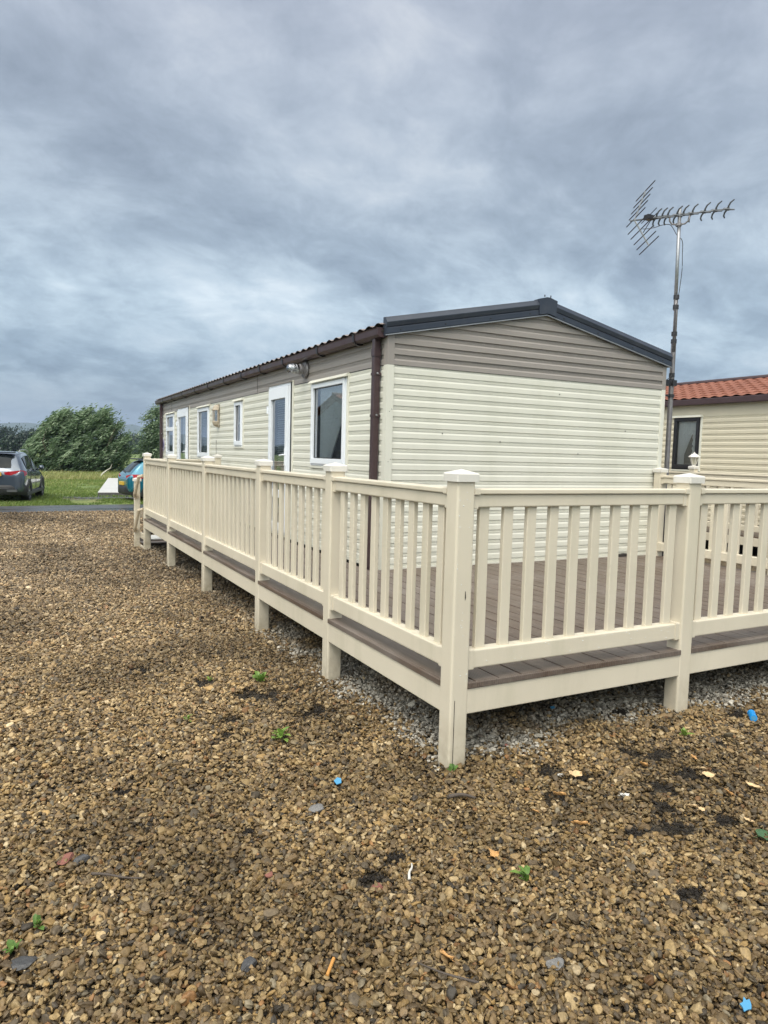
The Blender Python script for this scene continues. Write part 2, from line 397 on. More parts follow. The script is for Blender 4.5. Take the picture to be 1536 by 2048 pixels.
for x in xr:
    lo_, hi_ = float(road_lo(min(max(x, -12), 14)))+.06*math.sin(x*1.9)*math.sin(x*.7), float(road_hi(min(max(x, -12), 6)))+.10*math.sin(x*1.3+1)*math.sin(x*3.1)
    vs += [(x, lo_-.02, float(zg(x, lo_))+.020), (x, hi_, float(zg(x, hi_))+.020)]
mb.add(vs, [(2*i, 2*i+2, 2*i+3, 2*i+1) for i in range(len(xr)-1)])
tag(mb.build('road', road_mat(), smooth=True), kind='structure')

# --- slate chippings in front of the slab
MT['chips'] = mat('slate_chippings', (.075, .075, .08), .6, .5, 14, 1.0, 30)
mb = MB(); ang = np.linspace(0, 2*math.pi, 49)[:-1]
pv_ = [(2.2+2.6*math.cos(a)*(1+.12*math.sin(5*a)), 24.4+.85*math.sin(a)*(1+.2*math.sin(3*a+1)), -.25+.012) for a in ang]
mb.add(pv_, [tuple(range(48))]); tag(mb.build('slate_chippings', MT['chips']), kind='structure')

# --- hills
def hill(name, y, pts, depth, m):
    mb = MB(); n = len(pts); vs = []
    prof = [(0, 0), (.25, .45), (.6, .86), (1., 1.), (1.6, .8), (2.4, 0)]
    for (x, h) in pts:
        for (d, k) in prof: vs.append((x*(1+d*depth/y), y+d*depth, -.3+h*k))
    q = len(prof); fs = [(i*q+j, (i+1)*q+j, (i+1)*q+j+1, i*q+j+1) for i in range(n-1) for j in range(q-1)]
    mb.add(vs, fs); return tag(mb.build(name, m, smooth=True), kind='structure')
MT['hill'] = mat('hill_heath', (.040, .062, .045), .95, .35, .004)
hp = []
for x in np.arange(-1500, 3800, 60.):
    h = 62+22*math.sin(x*.0021+1.0)+10*math.sin(x*.0097+.5)+5*math.sin(x*.031)
    h += 36*math.exp(-((x-400)/90)**2)*1.0+14*math.exp(-((x+60)/90)**2)
    hp.append((x, max(h, 18)))
hill('hills', 2900, hp, 400, MT['hill'])

# ================================================================== GRAVEL STONES (geometry nodes, one stuff object)
PATCH = [(-.55, 1.35, .22), (-.42, 1.75, .14), (-.85, 1.75, .12), (-.95, .75, .12), (-.35, .95, .12), (-.75, 1.05, .13), (-.25, .55, .10), (-1.15, 2.2, .13),
         (.86, -.30, .10), (1.0, -.42, .08), (.78, -.70, .13), (.63, -.80, .11), (.95, -.62, .09), (.50, -.93, .09), (.70, -.98, .07), (.36, -.32, .09), (.42, -.42, .08), (.24, -.55, .08), (.13, -.70, .07), (.30, -.88, .07),
         (1.45, -.45, .07), (1.6, -.75, .06), (-.80, -.72, .07), (-.66, -.62, .05), (-1.5, .35, .05), (-1.1, -.2, .04), (.2, -1.25, .06), (1.9, -.2, .10), (1.3, .1, .08)]
def gen_stones():
    P = []; S = []; K = []
    def ring(d0, d1, dens, s):
        a0, a1 = R(-14), R(70)
        area = .5*(d1**2-d0**2)*(a1-a0); n = int(area*dens)
        d = np.sqrt(rng.uniform(d0**2, d1**2, n)); a = rng.uniform(a0, a1, n)
        x = CAM.x+d*np.sin(a); y = CAM.y+d*np.cos(a)
        keep = (y < road_lo(x)-.02) & ~((x > 1.7) & (y > 1.8)) & (x < 4.5)
        keep &= ~((x > .9) & (y > 4.5))
        x, y = x[keep], y[keep]
        P.append(np.stack([x, y], 1)); S.append(np.full(len(x), s))
    ring(.7, 3.2, 12500, 1.0); ring(3.2, 6., 8200, 1.08); ring(6., 9.5, 4200, 1.28); ring(9.5, 14, 1800, 1.6); ring(14, 21.5, 800, 2.0)
    P = np.concatenate(P); S = np.concatenate(S); n = len(P); x, y = P[:, 0], P[:, 1]
    patch = np.zeros(n)
    for (a, b, r) in PATCH:
        dd = np.hypot((x-a)*.8, (y-b)*1.15)+3.2*r*(fbm(x, y, .075, 3, 5)-.40)
        patch = np.maximum(patch, np.clip((r-dd)/(.4*r), 0, 1))
    u = rng.random(n)
    size = np.exp(rng.normal(math.log(.0088), .33, n))*S
    big = rng.random(n) < .012; size[big] *= 1.6
    size = np.clip(size, .0045, .030)
    size *= 1-.35*patch
    sc = np.stack([size*rng.uniform(.9, 1.35, n), size*rng.uniform(.72, 1.05, n), size*rng.uniform(.30, .62, n)], 1)
    rot = np.stack([rng.normal(0, .5, n), rng.normal(0, .5, n), rng.uniform(0, 6.283, n)], 1)
    z = zg(x, y)+.006+rng.random(n)**1.15*.028+.012*(fbm(x, y, .5, 3, 3)-.5)+.35*sc[:, 2]-.018*patch
    # colour
    pal = np.array([(.42, .33, .19), (.36, .27, .15), (.50, .41, .26), (.30, .225, .135), (.25, .195, .13), (.20, .165, .12), (.155, .135, .11), (.40, .29, .14), (.105, .095, .085), (.60, .52, .38), (.34, .20, .10), (.30, .28, .23)])
    wgt = np.array([.18, .17, .11, .14, .11, .08, .05, .06, .03, .035, .015, .02]); wgt /= wgt.sum()
    ci = rng.choice(len(pal), n, p=wgt); c = pal[ci]*rng.uniform(.40, 1.24, (n, 1))*np.array([[1.0, .885, .715]])
    # damp / dusty areas
    damp = fbm(x, y, 1.3, 4, 21)
    c = c*(.98-.36*np.clip((damp-.42)/.25, 0, 1)-.14*np.clip((fbm(x, y, .35, 3, 55)-.45)/.2, 0, 1))[:, None]
    # darker and browner near the camera, lighter and greyer further off
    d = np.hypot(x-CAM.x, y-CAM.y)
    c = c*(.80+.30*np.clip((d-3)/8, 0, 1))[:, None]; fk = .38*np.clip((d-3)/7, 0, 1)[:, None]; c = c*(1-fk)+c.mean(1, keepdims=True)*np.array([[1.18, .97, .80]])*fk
    # pale grey limestone strip beneath and just outside the deck edge
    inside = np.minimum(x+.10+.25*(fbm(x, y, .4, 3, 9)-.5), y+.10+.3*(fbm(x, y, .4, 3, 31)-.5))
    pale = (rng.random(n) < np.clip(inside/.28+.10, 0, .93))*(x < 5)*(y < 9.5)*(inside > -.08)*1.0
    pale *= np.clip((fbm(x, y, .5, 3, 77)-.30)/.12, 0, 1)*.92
    deck_shade = np.clip((inside-.26)/.30, 0, 1)*(x < 5)*(y < 9.5); pale *= (1-.8*deck_shade)*(1-.75*np.clip((y-2.2)/1.5, 0, 1)); c = c*(1-.55*deck_shade)[:, None]  # stones further in darkened: under-deck shade put into their colour
    g = rng.choice([.40, .32, .24, .46, .16], n)[:, None]*np.array([[1.0, .93, .80]])*rng.uniform(.85, 1.15, (n, 1))
    c = c*(1-pale[:, None])+g*pale[:, None]
    c = c*(1-.86*patch[:, None])
    v = rng.integers(0, 14, n)
    return np.stack([x, y, z], 1), sc, rot, c, v
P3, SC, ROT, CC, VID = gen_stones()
me = bpy.data.meshes.new('gravel_stones'); me.vertices.add(len(P3)); me.vertices.foreach_set('co', P3.astype(np.float32).ravel())
for nm, typ, arr, key in (('scl', 'FLOAT_VECTOR', SC, 'vector'), ('rot', 'FLOAT_VECTOR', ROT, 'vector'), ('vid', 'INT', VID, 'value')):
    a = me.attributes.new(nm, typ, 'POINT'); a.data.foreach_set(key, arr.astype(np.int32 if typ == 'INT' else np.float32).ravel())
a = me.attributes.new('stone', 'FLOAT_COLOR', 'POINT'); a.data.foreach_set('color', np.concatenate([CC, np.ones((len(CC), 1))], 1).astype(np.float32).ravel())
def stone_mat():
    m = bpy.data.materials.new('wet_pebble'); m.use_nodes = True; N = NT(m.node_tree); b = N.n['Principled BSDF']
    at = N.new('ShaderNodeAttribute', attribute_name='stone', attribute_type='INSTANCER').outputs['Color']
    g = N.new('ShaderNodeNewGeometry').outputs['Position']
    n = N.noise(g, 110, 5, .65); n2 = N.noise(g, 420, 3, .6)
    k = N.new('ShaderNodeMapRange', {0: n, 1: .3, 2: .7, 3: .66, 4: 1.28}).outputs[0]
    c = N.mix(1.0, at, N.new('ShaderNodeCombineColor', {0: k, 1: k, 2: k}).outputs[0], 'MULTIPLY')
    N.put(b.inputs['Base Color'], c); b.inputs['Specular IOR Level'].default_value = .28
    N.put(b.inputs['Roughness'], N.new('ShaderNodeMapRange', {0: n, 1: .3, 2: .7, 3: .38, 4: .62}).outputs[0])
    bn = N.new('ShaderNodeBump', {'Strength': .45, 'Distance': .0015, 'Height': N.math('ADD', n, N.math('MULTIPLY', n2, .5))}); N.put(b.inputs['Normal'], bn.outputs[0]); return m
MT['stone'] = stone_mat()
gn = bpy.data.node_groups.new('pebble_scatter', 'GeometryNodeTree')
gn.interface.new_socket('Geometry', in_out='INPUT', socket_type='NodeSocketGeometry'); gn.interface.new_socket('Geometry', in_out='OUTPUT', socket_type='NodeSocketGeometry')
G = NT(gn); gi = G.n.new('NodeGroupInput'); go = G.n.new('NodeGroupOutput')
g2i = G.n.new('GeometryNodeGeometryToInstance')
for k in range(14):
    ico = G.n.new('GeometryNodeMeshIcoSphere'); ico.inputs['Radius'].default_value = 1; ico.inputs['Subdivisions'].default_value = 3
    nz = G.n.new('ShaderNodeTexNoise'); nz.noise_dimensions = '4D'; nz.inputs['W'].default_value = k*3.7; nz.inputs['Scale'].default_value = .75; nz.inputs['Detail'].default_value = 1.5
    vo = G.n.new('ShaderNodeTexVoronoi'); vo.voronoi_dimensions = '4D'; vo.inputs['W'].default_value = k*5.3; vo.inputs['Scale'].default_value = .75
    posn = G.n.new('GeometryNodeInputPosition')
    sb = G.n.new('ShaderNodeVectorMath'); sb.operation = 'SUBTRACT'; G.l.new(nz.outputs[1], sb.inputs[0]); sb.inputs[1].default_value = (.5, .5, .5)
    sc_ = G.n.new('ShaderNodeVectorMath'); sc_.operation = 'SCALE'; G.l.new(sb.outputs[0], sc_.inputs[0]); sc_.inputs['Scale'].default_value = 1.5
    # pull surface toward facets
    m1 = G.math('MULTIPLY', vo.outputs[0], -.26)
    s2 = G.n.new('ShaderNodeVectorMath'); s2.operation = 'SCALE'; G.l.new(posn.outputs[0], s2.inputs[0]); G.l.new(m1, s2.inputs['Scale'])
    ad = G.n.new('ShaderNodeVectorMath'); ad.operation = 'ADD'; G.l.new(sc_.outputs[0], ad.inputs[0]); G.l.new(s2.outputs[0], ad.inputs[1])
    sp = G.n.new('GeometryNodeSetPosition'); G.l.new(ico.outputs[0], sp.inputs[0]); G.l.new(ad.outputs[0], sp.inputs['Offset'])
    ss = G.n.new('GeometryNodeSetShadeSmooth'); G.l.new(sp.outputs[0], ss.inputs[0])
    sm = G.n.new('GeometryNodeSetMaterial'); sm.inputs['Material'].default_value = MT['stone']; G.l.new(ss.outputs[0], sm.inputs[0])
    G.l.new(sm.outputs[0], g2i.inputs[0])
m2p = G.n.new('GeometryNodeMeshToPoints'); G.l.new(gi.outputs[0], m2p.inputs[0])
def na(name, typ):
    n = G.n.new('GeometryNodeInputNamedAttribute'); n.data_type = typ; n.inputs[0].default_value = name; return n.outputs[0]
iop = G.n.new('GeometryNodeInstanceOnPoints'); G.l.new(m2p.outputs[0], iop.inputs['Points']); G.l.new(g2i.outputs[0], iop.inputs['Instance'])
iop.inputs['Pick Instance'].default_value = True
G.l.new(na('vid', 'INT'), iop.inputs['Instance Index']); G.l.new(na('scl', 'FLOAT_VECTOR'), iop.inputs['Scale'])
e2r = G.n.new('FunctionNodeEulerToRotation'); G.l.new(na('rot', 'FLOAT_VECTOR'), e2r.inputs[0]); G.l.new(e2r.outputs[0], iop.inputs['Rotation'])
G.l.new(iop.outputs[0], go.inputs[0])
gs = bpy.data.objects.new('gravel_stones', me); COL.objects.link(gs); md = gs.modifiers.new('scatter', 'NODES'); md.node_group = gn
tag(gs, 'loose wet tan and brown gravel stones covering the yard', 'gravel', kind='stuff')
print('stones', len(P3))
# ================================================================== CLADDING PROFILE
PITCH_C = .1025
def clad_out(z, zref, d=.0095, p=PITCH_C):
    t = ((zref-z) % p)/p          # 0 at the top of a plank (just under a dark line), 1 at its lower lip
    if t < .07: return 0.
    if t < .13: return .0045
    if t < .16: return .0015
    if t < .22: return .006
    if t < .25: return .003
    if t < .31: return .0075
    if t < .34: return .0045
    if t < .42: return .0045
    if t < .56: return .0045+(t-.42)/.14*(d-.0045)
    return d
def clad_z(z0, z1, zref, p=PITCH_C):
    br = [.0, .065, .075, .125, .135, .155, .165, .215, .225, .245, .255, .305, .315, .335, .42, .56, .965, .999]
    zs = {z0, z1}
    k = math.floor((zref-z1)/p)-1
    while zref-k*p > z0-p:
        for b in br:
            z = zref-(k+b)*p
            if z0 < z < z1: zs.add(z)
        k += 1
    return sorted(zs)
def clad_strip(mb, a0, a1, z0, z1, zref, place, d=.0095, lim=None, p=PITCH_C):
    """profile between z0 and z1 extruded from a0 to a1; place(a, out, z) -> point; lim(z) -> (a0, a1) for gables"""
    zs = clad_z(z0, z1, zref, p); vs = []
    for z in zs:
        l, r = lim(z) if lim else (a0, a1); o = clad_out(z, zref, d, p)
        vs += [place(l, o, z), place(r, o, z)]
    mb.add(vs, [(2*i, 2*i+1, 2*i+3, 2*i+2) for i in range(len(zs)-1)])
def clad_wall(a0, a1, z0, z1, zref, place, holes, d=.0095, p=PITCH_C):
    mb = MB(); cuts = sorted({a0, a1, *[h[0] for h in holes], *[h[1] for h in holes]})
    cuts = [c for c in cuts if a0 <= c <= a1]
    for l, r in zip(cuts[:-1], cuts[1:]):
        segs = [(z0, z1)]
        for (h0, h1, hz0, hz1) in holes:
            if h0 <= l+1e-6 and h1 >= r-1e-6:
                ns = []
                for (s0, s1) in segs:
                    if hz0 > s0: ns.append((s0, min(hz0, s1)))
                    if hz1 < s1: ns.append((max(hz1, s0), s1))
                segs = [q for q in ns if q[1]-q[0] > .004]
        for (s0, s1) in segs: clad_strip(mb, l, r, s0, s1, zref, place, d, None, p)
    return mb

# ================================================================== MAIN STATIC CARAVAN
W, L, ZE, ZT, ZA, ZREF = 3.70, 12.46, 2.70, 2.411, 3.085, 2.411
CV = empty('static_caravan', (1.2596, 3.1488, 0), R(-.7758))
tag(CV, 'long cream ribbed static caravan with taupe upper band and dark pitched roof edge', 'static caravan')
Z0 = .445
sideP = lambda a, o, z: (-o, a, z)
gabP = lambda a, o, z: (a, -o, z)
rightP = lambda a, o, z: (W+o, a, z)
# openings on the long side: v0, v1, z0, z1
NEARWIN = (.935, 1.93, 1.42, 2.37); SLIM = (4.95, 5.39, 1.64, 2.345); W2 = (7.17, 8.10, 1.42, 2.365); W1 = (10.56, 11.50, 1.42, 2.375)
DOOR1 = (2.69, 3.55, .46, 2.455); DOOR2 = (9.02, 10.09, .46, 2.445)
holes = [NEARWIN, SLIM, W2, W1, DOOR1, DOOR2]
sm = clad_wall(0.06, L, Z0, ZT, ZREF, sideP, holes); clad_strip(sm, 0, 1, 0, 0, 0, sideP) if False else None
side = sm.build('wall_cladding', MT['clad'], CV, fix=False)
clad_wall(0.06, L, ZT+.003, ZE+.02, ZREF+PITCH_C, sideP, holes).build('upper_cladding', MT['taupe'], CV, fix=False)
mb = MB(); clad_strip(mb, .05, W-.04, Z0, ZT, ZREF-.075, gabP); mb.build('end_wall_cladding', MT['clad'], CV, fix=False)
mb = MB(); sl_ = (ZA-ZE)/(W/2)
lim = lambda z: (.05, W-.04) if z <= ZE else (.05+(z-ZE)/sl_, W-.04-(z-ZE)/sl_)
clad_strip(mb, .05, W-.04, ZT+.003, ZA+.05, ZREF+PITCH_C, gabP, .017, lambda z: lim(min(z, ZA-.02))); mb.build('gable_cladding', MT['taupe'], CV, fix=False)
mb = MB(); mb.box(.04, W-.04, -.004, .006, ZT-.003, ZT+.004); mb.box(-.004, .006, .06, L, ZT-.003, ZT+.004)
mb.build('joint_line', MT['dark'], CV)
# right and far walls, floor, box blocking the light below
mb = MB(); clad_strip(mb, 0, L, Z0, ZE, ZREF, rightP); clad_strip(mb, 0, W, Z0, ZE+.1, ZREF, lambda a, o, z: (a, L+o, z)); mb.build('rear_cladding', MT['clad'], CV)
mb = MB(); mb.box(.03, W-.03, .03, L-.03, .40, .44); mb.build('floor', MT['room'], CV)
mb = MB(); mb.box(.10, W-.10, .25, L-.10, -.25, .40); mb.build('skirt_block', MT['shade'], CV)  # added dark box, keeps light from passing under the caravan
mb = MB(); mb.box(1.55, 1.60, .3, L-.3, .44, 2.5); mb.box(.03, 1.6, 4.4, 4.45, .44, 2.5); mb.box(.03, 1.6, 8.5, 8.55, .44, 2.5); mb.box(.03, W-.03, .03, L-.03, 2.52, 2.55)
mb.build('partition', MT['room'], CV)
# corner trims
def vcol(mb, x0, x1, y0, y1, z0, z1): mb.rbox(x0, x1, y0, y1, z0, z1, 2, .005, 2)
mb = MB(); mb.prism([(-.018, -.018), (.055, -.018), (.055, .006), (.012, .006), (.012, .06), (-.018, .06)], 2, Z0-.01, ZT); mb.build('corner_trim', MT['clad'], CV)
mb = MB(); vcol(mb, W-.045, W+.016, -.018, .012, Z0-.01, ZT); mb.build('corner_trim', MT['clad'], CV)
mb = MB(); mb.prism([(-.018, -.018), (.055, -.018), (.055, .006), (.012, .006), (.012, .06), (-.018, .06)], 2, ZT+.002, ZE+.03); mb.build('corner_trim', MT['taupe'], CV)
mb = MB(); vcol(mb, W-.045, W+.016, -.018, .012, ZT+.002, ZE-.02); mb.build('corner_trim', MT['taupe'], CV)
mb = MB(); mb.box(.02, W-.02, -.020, -.002, Z0-.022, Z0+.012); mb.box(-.02, -.002, .0, L, Z0-.022, Z0+.012); mb.build('base_trim', MT['clad'], CV)
RV = MB().lathe((0, 0, 0), [(.0, -.002), (.0035, -.002), (.0035, .002)], 8, axis=1).mesh('rivet', MT['dark'])
for a, z in [(.035, 1.98), (.035, 1.50), (.035, 1.02), (.035, .62)]:
    for s in (-.012, .012): link('rivet', RV, CV, (a-.008+s, -.019, z+s))
for u_, z_ in [(.62, 1.78), (1.33, 1.72), (2.4, 1.62), (3.1, 1.9), (2.1, 2.26), (2.9, 1.05)]: o = link('rivet', RV, CV, (u_, -.015, z_)); o.scale = (1.7, 1, 1.7)
# roof: tile-effect sheet with wavy lower edge
def tile_roof(mb, x_out, x_ridge, z_out, z_ridge, y0, y1, step=.30, wave=.20, amp=.019, ny=None):
    """one slope, from the eave (x_out) to the ridge; runs along y"""
    ny = ny or int((y1-y0)/wave*6); sl = math.hypot(x_ridge-x_out, z_ridge-z_out); rows = []
    nr = int(sl/step)+1
    ts = []
    for r_ in range(nr):
        t0 = r_*step/sl; t1 = min((r_+1)*step/sl, 1)
        if t0 >= 1: break
        ts += [(t0, .016), (t0+(t1-t0)*.5, .010), (t1-.001, .0)]
    vs = []; nrow = len(ts)
    nx, nz = -(z_ridge-z_out)/sl, (x_ridge-x_out)/sl
    if nz < 0: nx, nz = -nx, -nz
    for (t, h) in ts:
        for j in range(ny+1):
            y = y0+(y1-y0)*j/ny; ph = (y/wave) % 1
            wv_ = math.sin(math.pi*min(ph/.62, 1))**.8 if ph < .62 else -.25*math.sin(math.pi*(ph-.62)/.38)
            hh = h+amp*wv_
            vs.append((x_out+(x_ridge-x_out)*t+nx*hh, y, z_out+(z_ridge-z_out)*t+nz*hh))
    fs = [(i*(ny+1)+j, i*(ny+1)+j+1, (i+1)*(ny+1)+j+1, (i+1)*(ny+1)+j) for i in range(nrow-1) for j in range(ny)]
    mb.add(vs, fs)
mb = MB(); OV = .09
zl = ZE+.063; zr = ZA+.115
tile_roof(mb, -OV, W/2, zl, zr, -.03, L+.15); tile_roof(mb, W+OV, W/2, zl, zr, -.03, L+.15)
roof = mb.build('roof', MT['browntile'], CV)
mb = MB(); mb.tube([(W/2, -.02, zr-.01), (W/2, L+.16, zr-.01)], .06, 10); mb.build('ridge_cap', MT['browntile'], roof)
mb = MB(); mb.box(-OV+.01, .0, .0, L+.1, ZE+.012, ZE+.03); mb.box(W, W+OV-.01, .0, L+.1, ZE+.012, ZE+.03); mb.build('soffit', MT['shade'], CV)
# bargeboards (slate-blue folded metal)
SCR = MB().lathe((0, 0, 0), [(0, -.005), (.006, -.004), (.007, .004)], 8, axis=1).mesh('screw', MT['black'])
SCA = MB().lathe((0, 0, 0), [(0, -.003), (.009, -.003), (.011, .003)], 8, axis=1).mesh('screw', MT['alu'])
def barge(sgn):
    mb = MB(); x0, x1 = (-.055, W/2-.0) if sgn > 0 else (W+.055, W/2+.0)
    zb0, zb1 = ZE-.022, ZA-.012           # lower edge outer / apex
    prof = [(-.028, 0), (-.050, .012), (-.050, .060), (-.044, .068), (-.052, .076), (-.062, .112), (-.062, .118), (-.040, .150), (-.030, .168), (.02, .172), (.02, 0)]
    vs = []
    for (x, z) in ((x0, zb0), (x1, zb1)):
        for (o, h) in prof: vs.append((x, o, z+h))
    n = len(prof); fs = [(i, (i+1) % n, n+(i+1) % n, n+i) for i in range(n)]+[tuple(range(n)), tuple(range(n, 2*n))[::-1]]
    mb.add(vs, fs)
    o = mb.build('bargeboard', MT['slate'], CV)
    for t in (.08, .34, .62, .88): link('screw', SCR, o, (x0+(x1-x0)*t, -.052, zb0+(zb1-zb0)*t+.035))
    mb = MB()
    ex = -.004 if sgn > 0 else .004
    a = [(x0+ex, -.031, zb0-.006), (x1, -.031, zb1-.006), (x1, -.031, zb1+.004), (x0+ex, -.031, zb0+.004)]
    b_ = [(x, -.054, z) for x, _, z in a]; mb.add(a+b_, [(0, 1, 2, 3), (4, 5, 6, 7), (0, 1, 5, 4), (2, 3, 7, 6), (0, 3, 7, 4), (1, 2, 6, 5)])
    mb.build('drip_edge', MT['alu'], o)
barge(1); barge(-1)
mb = MB()
pts = [(W/2-.11, ZA-.022), (W/2, ZA+.002), (W/2+.11, ZA-.022), (W/2+.12, ZA+.142), (W/2+.02, ZA+.168), (W/2-.02, ZA+.168), (W/2-.12, ZA+.142)]
mb.prism([(x, z) for x, z in pts], 1, -.066, .03); mb.tube([(W/2-.05, -.06, ZA+.17), (W/2-.05, -.06, ZA+.190)], .006, 6); mb.tube([(W/2+.03, -.06, ZA+.17), (W/2+.03, -.06, ZA+.19)], .006, 6)
mb.build('ridge_joint', MT['slate'], CV)
# gutter with brackets
mb = MB()
gp = [(-.02, 2.672), (-.055, 2.662), (-.095, 2.665), (-.116, 2.686), (-.122, 2.738), (-.128, 2.750), (-.118, 2.753), (-.112, 2.742), (-.108, 2.70), (-.03, 2.70), (-.02, 2.74), (-.006, 2.74), (-.006, 2.672)]
mb.prism(gp, 1, .02, L+.10); gut = mb.build('gutter', MT['brown'], CV)
bk = MB(); bp = [(-.02, 2.655), (-.055, 2.642), (-.100, 2.655), (-.124, 2.682), (-.130, 2.745), (-.136, 2.762), (-.118, 2.763), (-.118, 2.69), (-.10, 2.66), (-.02, 2.67)]
bk.prism(bp, 1, -.022, .022); bkm = bk.mesh('gutter_bracket', MT['dark'])
for v in [.55, 1.55, 2.75, 3.75, 4.7, 5.75, 6.9, 8.0, 9.2, 10.4, 11.5]: link('gutter_bracket', bkm, gut, (0, v, 0))
mb = MB(); mb.prism(gp[:6]+[(-.006, 2.752), (-.006, 2.672)], 1, .008, .0195); mb.build('gutter_end', MT['brown'], gut)
for v, zb_ in ((.155, .42), (12.05, -.1)):
    mb = MB(); mb.rbox(-.088, -.022, v-.032, v+.032, zb_, 2.665, 2, .006, 2); mb.rbox(-.094, -.018, v-.038, v+.038, 2.50, 2.57, 2, .006, 2)
    dp = mb.build('downpipe', MT['brown'], CV)
    for z in (2.33, 1.93, 1.1):
        mb = MB(); mb.rbox(-.093, -.0, v-.036, v+.036, z-.012, z+.012, 2, .004, 2); mb.lathe((-.05, v-.040, z), [(0, -.004), (.010, -.004), (.012, .004)], 8, axis=1)
        mb.build('pipe_clip', MT['brown'] if v > 1 else MT['brown'], dp)
    for z in (2.335, 1.935): link('screw', SCA, dp, (-.055, v-.042, z))

# --- windows and doors
def ring(mb, y0, y1, z0, z1, t, x0, x1, tb=None, tt=None):
    tb = tb or t; tt = tt or t
    mb.rbox(x0, x1, y0, y0+t, z0, z1, 2, .004, 2); mb.rbox(x0, x1, y1-t, y1, z0, z1, 2, .004, 2)
    mb.rbox(x0, x1, y0+t, y1-t, z0, z0+tb, 1, .004, 2); mb.rbox(x0, x1, y0+t, y1-t, z1-tt, z1, 1, .004, 2)
def hood(y0, y1, z, par):
    mb = MB(); p = [(.0, z-.015), (-.015, z-.014), (-.062, z-.030), (-.066, z-.024), (-.030, z+.012), (.0, z+.020)]
    mb.prism(p, 1, y0-.05, y1+.05); mb.build('rain_hood', MT['clad'], par)
def curtain(par, y0, y1, z0, z1, x, pleats, name='curtain', m='net', lo=None, hi=None):
    """pleated net between lo(z) and hi(z)"""
    mb = MB(); ny, nz = 46, 30; vs = []
    for i in range(nz+1):
        z = z0+(z1-z0)*i/nz; a = lo(z) if lo else y0; b = hi(z) if hi else y1
        for j in range(ny+1):
            t = j/ny; y = a+(b-a)*t; vs.append((x+.012*math.sin(t*pleats*2*math.pi)+.004*math.sin(t*pleats*5+z*3), y, z))
    mb.add(vs, [(i*(ny+1)+j, i*(ny+1)+j+1, (i+1)*(ny+1)+j+1, (i+1)*(ny+1)+j) for i in range(nz) for j in range(ny)])
    return mb.build(name, MT[m], par, smooth=True, fix=False)
def window(h, par=CV, t=.050, split=None, fm='white', hd=True, name='window'):
    y0, y1, z0, z1 = h
    mb = MB(); ring(mb, y0-.012, y1+.012, z0-.012, z1+.012, .02, -.024, .05)      # outer flange
    wn = mb.build(name, MT[fm], par)
    mb = MB(); ring(mb, y0+.009, y1-.009, z0+.009, z1-.009, t, -.038, .02, t*1.25); mb.build('sash', MT[fm], wn)
    mb = MB(); mb.add([(-.003, y0+.05, z0+.05), (-.003, y0+.05, z1-.05), (-.003, y1-.05, z1-.05), (-.003, y1-.05, z0+.05)], [(0, 1, 2, 3)]); mb.build('pane', MT['glass'], wn, fix=False)
    mb = MB(); q = t+.009; ring(mb, y0+q, y1-q, z0+q+.015, z1-q, .008, -.010, .0); mb.build('gasket', MT['black'], wn)
    if hd: hood(y0, y1, z1+.03, wn)
    mb = MB(); mb.rbox(-.020, -.0, y0-.06, y0-.014, z0-.04, z1+.03, 2, .004, 2); mb.rbox(-.022, 0, y0-.05, y1+.03, z0-.045, z0-.014, 1, .004, 2); mb.build('surround', MT['clad'], wn)
    return wn
wn = window(NEARWIN)
zt_ = 2.32; zbm = 1.47
left_edge = lambda z: 1.22+.55*(1-(z-zbm)/(zt_-zbm))**.8 if z < 2.05 else (1.22 if z < 2.05 else 1.10)
def le(z):
    t = (z-zbm)/(zt_-zbm)
    return 1.12+.42*max(0, (.78-t)/.78)**1.2
def re_(z):
    t = (z-zbm)/(zt_-zbm)
    return 1.12-.12*max(0, (.78-t)/.78)+.012*abs(math.sin(z*38))
curtain(wn, 0, 0, zbm, zt_, .07, 11, lo=le, hi=lambda z: 1.86)
curtain(wn, 0, 0, zbm, zt_, .075, 4, lo=lambda z: 1.0, hi=re_)
mb = MB(); mb.rbox(.09, .30, 1.05, 1.45, 1.44, 1.58, 1, .04, 3); mb.build('cushion', MT['shade'], wn)
wn = window(SLIM, t=.055)
mb = MB(); mb.box(.03, .05, SLIM[0]+.05, SLIM[1]-.05, 1.99, 2.02); mb.rbox(.04, .06, SLIM[0]+.07, SLIM[0]+.19, 1.68, 1.98, 2, .004, 2); mb.build('inner_frame', MT['net'], wn)
def slats(par, y0, y1, z0, z1, x=.06):  # added slats imitate siding mirrored in the panes
    mb = MB(); z = z0
    while z < z1: mb.add([(x-.010, y0, z), (x-.010, y1, z), (x+.010, y1, z+.020), (x+.010, y0, z+.020)], [(0, 1, 2, 3)]); z += .030
    mb.build('reflection_slats', MT['reflection_slats'], par, fix=False)
wn = window(W2, t=.065); slats(wn, W2[0]+.07, W2[1]-.07, W2[2]+.06, W2[3]-.22)
# two-light window at the far end
wn = window(W1, t=.06)
mb = MB(); mb.rbox(-.040, .02, W1[0]+.05, W1[1]-.05, 1.98, 2.07, 1, .004, 2); mb.build('transom', MT['white'], wn)
curtain(wn, 0, 0, 1.48, 1.98, .07, 4, lo=lambda z: W1[0]+.42, hi=lambda z: W1[1]-.28); curtain(wn, 0, 0, 1.48, 1.98, .07, 3, lo=lambda z: W1[0]+.07, hi=lambda z: W1[0]+.22)

